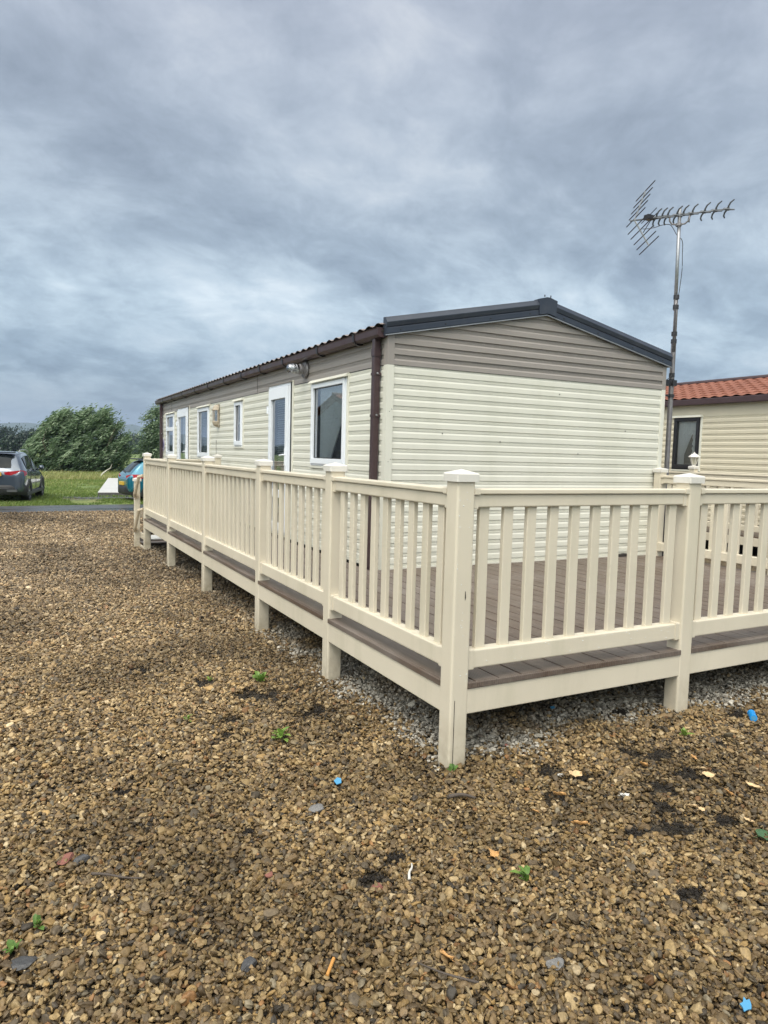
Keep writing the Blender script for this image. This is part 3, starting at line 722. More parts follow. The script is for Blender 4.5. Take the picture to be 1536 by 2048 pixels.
def door(h, hinge_far=True):
    y0, y1, z0, z1 = h
    mb = MB(); ring(mb, y0-.012, y1+.012, z0-.01, z1+.012, .045, -.030, .05); d = mb.build('door', MT['white'], CV)
    mb = MB(); a, b = y0+.040, y1-.040; t = .088
    mb.rbox(-.052, .0, a, a+t, z0+.03, z1-.04, 2, .005, 2); mb.rbox(-.052, .0, b-t, b, z0+.03, z1-.04, 2, .005, 2)
    for q0, q1 in ((z0+.03, z0+.13), (.94, 1.04), (z1-.19, z1-.04)): mb.rbox(-.052, .0, a+t, b-t, q0, q1, 1, .005, 2)
    lf = mb.build('door_leaf', MT['white'], d)
    mb = MB(); mb.add([(-.018, a+t-.01, z0+.10), (-.018, a+t-.01, z1-.15), (-.018, b-t+.01, z1-.15), (-.018, b-t+.01, z0+.10)], [(0, 1, 2, 3)]); mb.build('pane', MT['glass'], d, fix=False)
    mb = MB(); mb.rbox(-.062, -.050, a+.035, a+.072, 1.38, 1.60, 2, .004, 2); mb.tube([(-.06, a+.053, 1.52), (-.085, a+.053, 1.52), (-.090, a+.07, 1.52), (-.088, a+.18, 1.51)], .010, 8)
    mb.build('handle', MT['white'], d)
    for z in (z0+.25, z1-.32):
        mb = MB(); mb.rbox(-.066, -.02, b+.008, b+.050, z-.05, z+.05, 2, .008, 3); mb.build('hinge', MT['white'], d)
    mb = MB(); mb.prism([(0, z1+.01), (-.045, z1-.0), (-.050, z1+.006), (-.0, z1+.030)], 1, y0-.06, y1+.06); mb.build('rain_hood', MT['taupe'], d)
    mb = MB(); mb.rbox(-.020, 0, y0-.085, y0-.014, z0, z1+.02, 2, .004, 2); mb.build('surround', MT['clad'], d)
    mb = MB(); mb.box(-.026, -.0215, y0-.050, y0-.018, z0, z1); mb.build('seal', MT['black'], d)
    return d
d1 = door(DOOR1); slats(d1, DOOR1[0]+.15, DOOR1[1]-.15, 1.06, 2.25, .05)
d2 = door(DOOR2); curtain(d2, 0, 0, 1.06, 2.28, .06, 6, lo=lambda z: DOOR2[0]+.16, hi=lambda z: DOOR2[1]-.16)

# --- lamps on the wall
def sconce():
    c = empty('wall_lantern', (-.012, 6.50, 2.17), 0, CV); c['label'] = 'beige half-round wall lantern with clear front'
    mb = MB(); mb.rbox(-.02, .0, -.085, .085, -.20, .20, 2, .012, 3); mb.build('back_plate', MT['beige'], c)
    def half(prof, name, m):
        mb = MB(); n = 14; vs = []
        for r, h in prof:
            for k in range(n+1):
                a = math.pi*k/n; vs.append((-r*math.sin(a)*1.0-.018, r*math.cos(a), h))
        mb.add(vs, [(i*(n+1)+k, i*(n+1)+k+1, (i+1)*(n+1)+k+1, (i+1)*(n+1)+k) for i in range(len(prof)-1) for k in range(n)]); return mb.build(name, MT[m], c, smooth=False)
    half([(.0, .19), (.045, .185), (.075, .155), (.086, .115), (.098, .105), (.098, .090), (.0, .09)], 'cap', 'beige')
    half([(.0, -.10), (.090, -.10), (.092, -.115), (.075, -.165), (.03, -.195), (.0, -.20)], 'base', 'beige')
    half([(.074, .09), (.074, -.10)], 'glass', 'glass')
    mb = MB()
    for a in (8, 62, 118, 172): a = R(a); p = (-.078*math.sin(a)-.018, .078*math.cos(a)); mb.tube([(p[0], p[1], .09), (p[0], p[1], -.10)], .009, 6)
    mb.build('bar', MT['beige'], c)
    mb = MB(); mb.lathe((-.055, 0, -.01), [(0, -.075), (.014, -.07), (.02, -.02), (.032, .02), (.026, .05), (0, .062)], 12); mb.build('bulb', MT['net'], c, smooth=True)
sconce()
c = empty('bulkhead_lamp', (-.015, 2.17, 2.565), 0, CV); c['label'] = 'grey ribbed bulkhead lamp with round glass end'
mb = MB(); mb.lathe((0, 0, 0), [(0, .0), (.105, .0), (.108, -.012), (.098, -.028), (.060, -.034), (.060, -.075), (.066, -.080), (.060, -.085), (.060, -.10)], 20, axis=0); mb.build('base', MT['galv'], c, smooth=False)
mb = MB(); mb.lathe((0, 0, 0), [(.054, -.09), (.056, -.20), (.050, -.225), (.03, -.238), (0, -.242)], 20, axis=0); mb.build('glass', MT['glass'], c, smooth=True)
mb = MB(); mb.lathe((0, 0, 0), [(.057, -.125), (.061, -.130), (.057, -.135)], 20, axis=0); mb.lathe((0, 0, 0), [(.057, -.165), (.061, -.170), (.057, -.175)], 20, axis=0); mb.lathe((0, 0, 0), [(0, -.09), (.03, -.10), (.034, -.15), (.02, -.18), (0, -.19)], 14, axis=0); mb.build('cage', MT['alu'], c)
# round emblem by the far window
MT['emb1'] = mat('emblem_lilac', (.50, .47, .58), .5); MT['emb2'] = mat('emblem_purple', (.07, .06, .16), .5)
mb = MB(); mb.lathe((-.016, 12.0-.02, 1.66), [(0, -.003), (.155, -.003), (.155, .002)], 28, axis=0); em = mb.build('emblem', MT['emb1'], CV)
mb = MB(); mb.lathe((-.0205, 12.0-.02, 1.67), [(0, -.001), (.085, -.001), (.085, .001)], 24, axis=0); mb.build('emblem_centre', MT['emb2'], em)
mb = MB(); mb.lathe((-.0205, 12.0-.02, 1.66), [(.120, .001), (.120, -.0012), (.132, -.0012), (.132, .001)], 28, axis=0); mb.build('emblem_ring', MT['emb2'], em)
for v in (4.17, 10.9): mb = MB(); mb.box(-.0165, -.013, v, v+.005, ZT+.01, ZE); mb.build('panel_seam', MT['shade'], CV)
mb = MB(); mb.box(-.0165, -.013, 6.63, 6.636, Z0, 1.74); mb.build('panel_seam', MT['shade'], CV)

# ================================================================== DECKING
DK = empty('raised_decking', (0, 0, 0)); tag(DK, 'raised brown-boarded decking with cream vinyl railings wrapped round the caravan end', 'decking')
S = .052; ZC = 1.481
capm = MB()
capm.rbox(-.064, .064, -.064, .064, -.048, -.012, 2, .008, 3)
capm.add([(-.064, -.064, -.0121), (.064, -.064, -.0121), (.064, .064, -.0121), (-.064, .064, -.0121), (-.058, -.058, -.006), (.058, -.058, -.006), (.058, .058, -.006), (-.058, .058, -.006), (0, 0, .012)],
         [(0, 1, 5, 4), (1, 2, 6, 5), (2, 3, 7, 6), (3, 0, 4, 7), (4, 5, 8), (5, 6, 8), (6, 7, 8), (7, 4, 8)])
CAPM = capm.mesh('post_cap', MT['vinyl_cap'])
def post(x, y, zb, zt=ZC, par=DK, cap=True, s=S):
    mb = MB(); mb.rbox(-s, s, -s, s, zb, zt-.02, 2, .012, 4); p = mb.build('post', MT['vinyl'], par, loc=(x, y, 0))
    if cap: link('post_cap', CAPM, p, (0, 0, zt))
    return p
LY = [1.502, 3.023, 4.985, 6.979, 8.915]; RX = [1.626, 3.25, 4.89]
post(0, 0, -.03)
for y in LY: post(0, y, float(zg(0, y))-.03)
post(RX[0], 0, .0); post(RX[1], 0, .0); post(RX[2], 0, -.02); post(RX[2], 1.52, -.02); post(RX[2], 3.015, -.02); post(1.13, 8.915, -.1)
BALM = MB().rbox(-.030, .030, -.014, .014, 0, .712, 2, .005, 3).mesh('baluster', MT['vinyl'])
def bay(p0, p1, par=DK, s=S, dz=0., bal=BALM, names=True):
    """rails and balusters between two post centres"""
    d = Vector((p1[0]-p0[0], p1[1]-p0[1], 0)); Ln = d.length; ang = math.atan2(d.y, d.x); e = s-.002
    def rail(name, hw, z0, z1, r):
        mb = MB(); mb.rbox(e, Ln-e, -hw, hw, z0, z1, 0, r, 3); o = mb.build(name, MT['vinyl'], par, loc=(p0[0], p0[1], dz)); o.rotation_euler = (0, 0, ang); return o
    tr = MB(); tr.rbox(e, Ln-e, -.048, .048, 1.372, 1.398, 0, .006, 3); tr.rbox(e, Ln-e, -.034, .034, 1.306, 1.3715, 0, .008, 3)
    for a in (e, Ln-e-.03):
        tr.rbox(a-.001, a+.031, -.0515, .0515, 1.3685, 1.4015, 0, .005, 2); tr.rbox(a-.001, a+.031, -.0375, .0375, 1.298, 1.369, 0, .005, 2)
    o = tr.build('top_rail', MT['vinyl'], par, loc=(p0[0], p0[1], dz)); o.rotation_euler = (0, 0, ang)
    br = MB(); br.rbox(e, Ln-e, -.036, .036, .503, .598, 0, .008, 3)
    for a in (e, Ln-e-.035): br.rbox(a-.001, a+.036, -.0405, .0405, .498, .6025, 0, .006, 2)
    o = br.build('bottom_rail', MT['vinyl'], par, loc=(p0[0], p0[1], dz)); o.rotation_euler = (0, 0, ang)
    n = int((Ln-2*s-.16)/.15)+1; m0 = (Ln-(n-1)*.15)/2
    for k in range(n):
        t = (m0+.15*k)/Ln; link('baluster', bal, par, (p0[0]+d.x*t, p0[1]+d.y*t, .596+dz), (0, 0, ang))
pts = [(0, 0)]+[(0, y) for y in LY]
for a, b in zip(pts[:-1], pts[1:]): bay(a, b)
bay((0, 0), (RX[0], 0)); bay((RX[0], 0), (RX[1], 0)); bay((RX[2], 1.52), (RX[2], 3.015)); bay((RX[2], 0), (RX[2], 1.52)) if False else None
# the last visible stretch of the front and right side, rails only up to the hidden corner
for a, b in (((RX[1], 0), (RX[2], 0)), ((RX[2], 0), (RX[2], 1.52)), ((0.05, 8.915), (1.13, 8.915))):
    nb_before = len(bpy.data.objects)
    bay(a, b)
# fascia beams
mb = MB(); zb0, zb1 = .280, .4085
def fascia(x0, x1, y0, y1):
    mb = MB(); mb.rbox(x0, x1, y0, y1, zb0, zb1, 0 if abs(x1-x0) > abs(y1-y0) else 1, .005, 2); mb.build('fascia_beam', MT['vinyl'], DK)
ps = [0]+LY
for a, b in zip(ps[:-1], ps[1:]): fascia(-S+.003, -S+.030, a+S-.004, b-S+.004)
ps = [0]+RX
for a, b in zip(ps[:-1], ps[1:]): fascia(a+S-.004, b-S+.004, -S+.003, -S+.030)
fascia(RX[2]+S-.03, RX[2]+S-.003, .06, 3.0); fascia(0, 1.2, 8.915+S-.03, 8.915+S-.003)
# deck boards (run along y), notched edge hidden behind posts
mb = MB(); x = -.040; k = 0
while x < RX[2]+.05:
    x1 = min(x+.137, RX[2]+.05); y1 = 8.96 if x1 < 1.25 else 3.135
    if x < 1.25 < x1+.0: y1 = 3.12
    mb.rbox(x, x1, -.040, y1, .4105, .4385+.0008*math.sin(k*2.7), 1, .003, 2); x += .146; k += 1
bd_ = mb.build('deck_boards', MT['deck'], DK)
def nosing(x0, x1, y0, y1):
    mb = MB(); mb.rbox(x0, x1, y0, y1, .409, .4395, 0 if x1-x0 > y1-y0 else 1, .003, 2); mb.build('deck_nosing', MT['deck'], DK)
ps = [0]+LY
for a, b in zip(ps[:-1], ps[1:]): nosing(-.056, -.041, a+S-.004, b-S+.004)
ps = [0]+RX
for a, b in zip(ps[:-1], ps[1:]): nosing(a+S-.004, b-S+.004, -.056, -.041)
# sub-frame joists and piers under the boards
mb = MB()
y = .35
while y < 8.9:
    mb.box(.0, 1.20 if y > 3.1 else RX[2], y, y+.045, .27, .405); y += .45
for yy in (.06, 1.2): mb.box(.05, RX[2]-.05, yy, yy+.05, .26, .40)
mb.box(1.15, 1.2, 3.2, 8.9, .26, .405)
mb.build('joists', MT['shade'], DK)
for (x, y) in [(1.1, 1.5), (1.1, 3.0), (3.2, 1.5), (3.2, 3.0), (4.8, 1.5), (1.1, 5), (1.1, 7)]:
    mb = MB(); mb.rbox(x-.05, x+.05, y-.05, y+.05, float(zg(x, y))-.02, .27, 2, .01, 2); mb.build('support_post', MT['shade'], DK)
mb = MB(); mb.box(-.030, -.027, -S-.0012, -S+.001, .0, .36); mb.build('crack', MT['shade'], DK)
mb = MB(); mb.prism([(.012, .855), (.016, .87), (.013, .90), (.010, .90), (.010, .87)], 1, -S-.0012, -S+.001); mb.build('chipped_spot', MT['shade'], DK)
mb = MB(); dr_ = random.Random(5)
for k in range(46):
    r_ = dr_.uniform(.0016, .0034); z_ = dr_.uniform(.45, 1.42)
    if k % 2: mb.lathe((dr_.uniform(-.04, .04), -S, z_), [(r_, 0), (r_*.8, -r_*.4), (0, -r_*.7)], 7, axis=1)
    else: mb.lathe((dr_.uniform(.15, 1.5), -.036, dr_.uniform(.52, .59)), [(r_, 0), (r_*.8, -r_*.4), (0, -r_*.7)], 7, axis=1)
MT['water'] = mat('water_drop', (.75, .76, .76), .05, spec=.9); o = mb.build('rain_drops', MT['water'], DK, smooth=True); o['kind'] = 'stuff'
# steps at the far end: newel, treads, stringers, tubular handrails
NX, NY = -.085, 9.28
st = post(-.10, 9.28, -.14, 1.065, s=.045)
for (z, y0) in ((.19, 8.98), (-.01, 9.26)):
    mb = MB(); mb.rbox(-.02, 1.1, y0, y0+.28, z-.03, z, 0, .004, 2); mb.build('step_tread', MT['deck'], DK)
for z in (.135, -.075):
    mb = MB(); mb.rbox(-.062, -.035, 8.96, 9.24, z-.045, z+.045, 1, .004, 2); mb.build('step_side', MT['vinyl'], DK)
MT['rail'] = mat('beige_tube', (.50, .42, .31), .4, .1, 8)
for (za_, zb_) in ((1.10, .80), (.56, .24)):
    mb = MB(); mb.tube([(-.055, 8.95, za_+.02), (-.115, 9.00, za_), (-.150, 9.16, zb_+.02), (-.148, 9.21, zb_-.02), (-.125, 9.235, zb_-.03)], .027, 10)
    mb.lathe((-.125, 9.228, zb_-.03), [(0.0, -.012), (.042, -.012), (.042, .0), (.03, .012)], 12, axis=1); mb.build('handrail', MT['rail'], DK, smooth=False)

# loose bits under / on the deck
mb = MB(); mb.rbox(.05, .85, 9.55, 10.15, -.10, -.0, 2, .02, 3); o = mb.build('caravan_step', MT['blackp']); mb = MB(); mb.rbox(.06, .84, 9.56, 10.14, .0005, .018, 2, .02, 3); mb.build('tread', MT['concrete'], o)
tag(o, 'low black step with pale top seen under the far end of the decking', 'step')
mb = MB(); mb.prism([(4.28, .4405), (4.50, .4405), (4.52, .455), (4.44, .475), (4.37, .467), (4.30, .46)], 1, 3.05, 3.10); o = mb.build('rubble', MT['shade']); tag(o, 'small dark lump of debris on the deck boards against the cream end wall', 'debris')
# ================================================================== TV AERIAL
AE = empty('tv_aerial', (5.27, 3.25, 0)); tag(AE, 'tall tv aerial on a grey steel pole bracketed to the end of the cream caravan', 'aerial')
def frame_pts(base, b, n, e):
    return lambda s, t, w: base+b*s+n*t+e*w
mb = MB(); mb.tube([(0, 0, 0), (0, 0, 1.5), (-.005, 0, 2.95), (-.005, 0, 3.05)], .030, 12); mp = mb.build('mast', MT['galv'], AE, smooth=True)
mb = MB(); mb.tube([(-.012, -.01, 2.9), (-.012, -.01, 3.4), (-.018, -.01, 3.52)], .022, 10); mb.build('mast_section', MT['galv'], AE, smooth=True)
mb = MB(); mb.tube([(-.015, 0, 3.40), (-.035, 0, 4.60)], .0205, 10); mb.build('mast_section', MT['alu'], AE, smooth=True)
for z in (3.03, 3.12, 3.44, 3.56, 2.62, 2.55):
    mb = MB(); mb.tube([(-.012, -.005, z-.025), (-.012, -.005, z+.025)], .034, 10); mb.build('clamp', MT['blackp'], AE)
mb = MB(); mb.box(-.31, .0, -.02, .02, 2.49, 2.56); mb.box(-.03, .04, -.045, .045, 2.49, 2.56); mb.build('bracket', MT['blackp'], AE)
mb = MB(); mb.tube([(-.31, .0, 2.37), (.0, .0, 2.37)], .012, 8); mb.lathe((0, 0, 2.37), [(.040, -.02), (.040, .02)], 12); mb.build('bracket', MT['blackp'], AE)
sight = Vector((.763, .647, 0)); rr = Vector((.647, -.763, 0)); uu = Vector((0, 0, 1))
b_ = (rr+uu*.03).normalized(); n_ = (uu-rr*.055).normalized(); e_ = (rr*.11+uu*.062-sight*.14)
B0 = Vector((-.05, 0, 4.525)); FP = frame_pts(B0, b_, n_, e_)
mb = MB(); mb.tube([FP(-.555, 0, 0), FP(.545, 0, 0)], .010, 8); mb.build('boom', MT['elem'], AE)
for sg, ds, dtv in ((1, .125, .335), (-1, .165, -.325)):
    mb = MB(); mb.tube([FP(-.50, 0, 0), FP(-.50+ds, dtv, 0)], .010, 6); arm = mb.build('reflector_arm', MT['alu'], AE)
    for k, q in enumerate((.10, .34, .55, .77, 1.0) if sg > 0 else (.18, .38, .60, .80, .99)):
        c = FP(-.50+ds*q, dtv*q, 0); ln = 1.0
        mb = MB(); mb.tube([c-e_*ln, c+e_*ln], .0065, 6); mb.build('reflector_bar', MT['blackp'], arm)
for s in (.53, .40, .28, .146, .047, -.024, -.127, -.19, -.255):
    mb = MB(); c = FP(s, 0, 0); q = .022
    mb.tube([c-b_*q, c+b_*q], .020, 6)
    for se in (1, -1):
        for sn in (1, -1):
            pts = [c, FP(s-.008, sn*.020, se*.17), FP(s-.004, sn*.040, se*.30), FP(s+.022, sn*.058, se*.42)]
            mb.tube(pts, [.010, .011, .010, .008], 5)
    mb.build('director', MT['elem'], AE)
mb = MB(); c = FP(-.335, .01, 0); mb.box(c.x-.05, c.x+.05, c.y-.035, c.y+.035, c.z-.025, c.z+.03); mb.build('dipole_box', MT['blackp'], AE)
mb = MB()
for tt in (-.03, .035): mb.tube([FP(-.335, tt, -.8), FP(-.335, tt, .8)], .005, 6)
mb.tube([FP(-.33, -.02, .35), FP(-.38, -.14, -.2)], .005, 6); mb.build('dipole', MT['blackp'], AE)
mb = MB(); mb.tube([FP(-.10, -.01, 0), FP(-.10, -.06, 0), FP(-.075, -.10, 0), FP(0, -.115, 0), FP(.07, -.11, 0), FP(.115, -.075, 0), FP(.125, -.01, 0)], .010, 8); mb.build('cradle', MT['galv'], AE, smooth=True)
mb = MB(); p = FP(0, -.115, 0); mb.lathe((p.x, p.y, p.z), [(0.028, -.02), (.036, -.015), (.036, .015), (.028, .02)], 10); mb.build('clamp', MT['galv'], AE)
cb = [FP(-.42, -.125, .1), FP(-.34, -.13, .1), FP(-.25, -.11, 0), FP(-.17, -.085, -.1), FP(-.09, -.09, -.1), FP(-.05, -.14, -.1), FP(-.01, -.22, -.1)]
cb += [Vector(p) for p in ((.005, -.03, 4.22), (.02, -.03, 4.05), (.03, -.03, 3.9), (.012, -.03, 3.7), (-.01, -.03, 3.55), (-.04, -.03, 3.42), (-.045, -.03, 3.2), (-.06, -.03, 3.02), (-.062, -.03, 2.9), (-.05, -.035, 2.7), (-.06, -.03, 2.6), (-.20, -.03, 2.52))]
def smooth_pts(P, n=4):
    out = []
    for i in range(len(P)-1):
        p0, p1, p2, p3 = P[max(i-1, 0)], P[i], P[i+1], P[min(i+2, len(P)-1)]
        for k in range(n):
            t = k/n; out.append(.5*((2*p1)+(p2-p0)*t+(2*p0-5*p1+4*p2-p3)*t*t+(3*p1-p0-3*p2+p3)*t**3))
    return out+[P[-1]]
mb = MB(); mb.tube(smooth_pts(cb), .0042, 6); mb.build('cable', MT['blackp'], AE)

# ================================================================== NEIGHBOURING CARAVAN (terracotta roof)
def neighbour(name, loc, rz, label, y_len=11.5, cl='nclad'):
    NC = empty(name, loc, rz); tag(NC, label, 'static caravan', 'caravans with terracotta roofs')
    # local: -x side wall at x=0 facing -x, runs along +y from 0 to y_len, width 3.7
    Wn, zb, ze, zr_ = 3.7, .50, 2.60, 3.12; wy = (3.73, 4.30, 1.44, 2.42)
    sp_ = lambda a, o, z: (-o, a, z)
    clad_wall(.04, y_len, zb, ze-.17, 2.43, sp_, [wy], .011, .108).build('wall_cladding', MT[cl], NC, fix=False)
    mb = MB(); mb.box(-.006, .02, .04, y_len, ze-.168, ze+.05); mb.box(-.002, .02, .04, wy[0]-.02, 2.43, ze-.168) if False else None; mb.build('fascia_panel', MT[cl], NC)
    mb = MB(); clad_strip(mb, .04, Wn-.04, zb, ze, 2.43, lambda a, o, z: (a, -o, z), .011, None, .108)
    sl2 = (zr_-ze)/(Wn/2); clad_strip(mb, .04, Wn-.04, ze, zr_-.02, 2.43, lambda a, o, z: (a, -o, z), .011, lambda z: (.04+(z-ze)/sl2, Wn-.04-(z-ze)/sl2), .108)
    clad_strip(mb, 0, y_len, zb, ze, 2.43, lambda a, o, z: (Wn+o, a, z), .011, None, .108); clad_strip(mb, 0, Wn, zb, ze, 2.43, lambda a, o, z: (a, y_len+o, z), .011, None, .108)
    mb.build('end_cladding', MT[cl], NC)
    mb = MB(); mb.box(.02, Wn-.02, .02, y_len-.02, zb-.04, zb-.004); mb.box(.5, .54, .1, y_len-.1, zb, 2.5); mb.box(.02, Wn-.02, .02, y_len-.02, 2.5, 2.54); mb.build('lining', MT['room'], NC)
    mb = MB(); mb.box(.12, Wn-.12, .2, y_len-.2, -.3, zb-.05); mb.build('skirt_block', MT['shade'], NC)
    mb = MB()
    for (a, c) in ((0, 0), (Wn, 0), (0, y_len), (Wn, y_len)): mb.rbox(a-.02, a+.02, c-.02, c+.02, zb-.01, ze+.03, 2, .004, 2)
    mb.build('corner_trim', MT[cl], NC)
    mb = MB(); tile_roof(mb, -.12, Wn/2, ze+.155, zr_+.17, -.1, y_len+.1, .26, .22, .020); tile_roof(mb, Wn+.12, Wn/2, ze+.155, zr_+.17, -.1, y_len+.1, .26, .22, .020)
    rf = mb.build('roof', MT['redtile'], NC)
    mb = MB(); mb.tube([(Wn/2, -.12, zr_+.19), (Wn/2, y_len+.12, zr_+.19)], .05, 8); mb.build('ridge_cap', MT['brown'], rf)
    mb = MB(); mb.rbox(Wn/2-.18, Wn/2+.18, 2.4, 3.05, zr_+.14, zr_+.33, 1, .04, 3); mb.build('roof_vent', MT['brown'], rf)
    mb = MB(); mb.rbox(-.15, -.03, -.1, y_len+.1, ze+.045, ze+.155, 1, .012, 3); mb.rbox(Wn+.03, Wn+.15, -.1, y_len+.1, ze+.045, ze+.155, 1, .012, 3); mb.build('gutter', MT['brown'], NC)
    wn = window(wy, NC, .055, None, 'dark', True)
    curtain(wn, 0, 0, 1.5, 2.38, .06, 5, lo=lambda z: wy[0]+.05, hi=lambda z: wy[0]+.17+.03*abs(math.sin(z*30))+.10*max(0, z-2.05)/.3)
    curtain(wn, 0, 0, 1.5, 2.38, .06, 6, lo=lambda z: wy[0]+.17+.20*min(1, max(0, (2.22-z)/.5)), hi=lambda z: wy[1]-.05)
    return NC
neighbour('neighbour_caravan', (9.6, 2.47, 0), 0, 'sand coloured static caravan with terracotta tile roof and dark framed window behind the aerial pole')
# the one whose roof line is mirrored in the front window, over on the left
neighbour('neighbour_caravan', (-3.3, 13.65, -.1), R(90), 'slate grey static caravan whose gable is mirrored in the front window', 11.0, 'gclad')

# neighbour's decking, railing and lantern post
ND = empty('neighbour_decking', (8.35, 5.3, 0)); tag(ND, 'cream railed decking beside the terracotta roofed caravan', 'decking')
for y in (-2.98, -1.49, 1.5, 3.0): post(0, y, -.05, ZC, ND)
post(0, 0, -.05, ZC+.025, ND)
for a, b in (((0, -2.98), (0, -1.49)), ((0, -1.49), (0, 0)), ((0, 0), (0, 1.5)), ((0, 1.5), (0, 3.0))): bay(a, b, ND)
mb = MB(); mb.rbox(-.049, -.02, -3, 3, .28, .4085, 1, .005, 2); mb.build('fascia_beam', MT['vinyl'], ND)
mb = MB(); x = -.04
while x < 1.2: mb.rbox(x, x+.14, -3, 3.05, .4105, .4385, 1, .003, 2); x += .146
mb.build('deck_boards', MT['deck'], ND)
LN = empty('post_lantern', (8.35, 5.3, 1.521)); tag(LN, 'cream hexagonal lantern standing on a railing post in front of the dark window', 'lantern')
def hexa(prof, name, m, rot=0):
    mb = MB(); n = 6; vs = []
    for r, h in prof:
        for k in range(n): a = 2*math.pi*k/n+rot; vs.append((r*math.cos(a), r*math.sin(a), h))
    mb.add(vs, [(i*n+k, i*n+(k+1) % n, (i+1)*n+(k+1) % n, (i+1)*n+k) for i in range(len(prof)-1) for k in range(n)]); return mb.build(name, MT[m], LN)
hexa([(0, -.03), (.045, -.03), (.045, -.015), (.028, -.005), (.034, .01), (.038, .014), (0, .014)], 'base', 'vinyl_cap')
hexa([(.036, .014), (.066, .13)], 'glass', 'frost')
mb = MB()
for k in range(6):
    a = math.pi*k/3; mb.tube([(.037*math.cos(a), .037*math.sin(a), .012), (.068*math.cos(a), .068*math.sin(a), .133)], .006, 5)
mb.build('frame_bars', MT['vinyl_cap'], LN)
hexa([(.070, .128), (.095, .132), (.092, .142), (.070, .165), (.040, .188), (.016, .196), (.010, .206), (.013, .214), (.0, .224)], 'cap', 'vinyl_cap')
mb = MB(); mb.lathe((0, 0, .0), [(0, .02), (.018, .03), (.022, .08), (0, .11)], 8); mb.build('bulb', MT['beige'], LN)

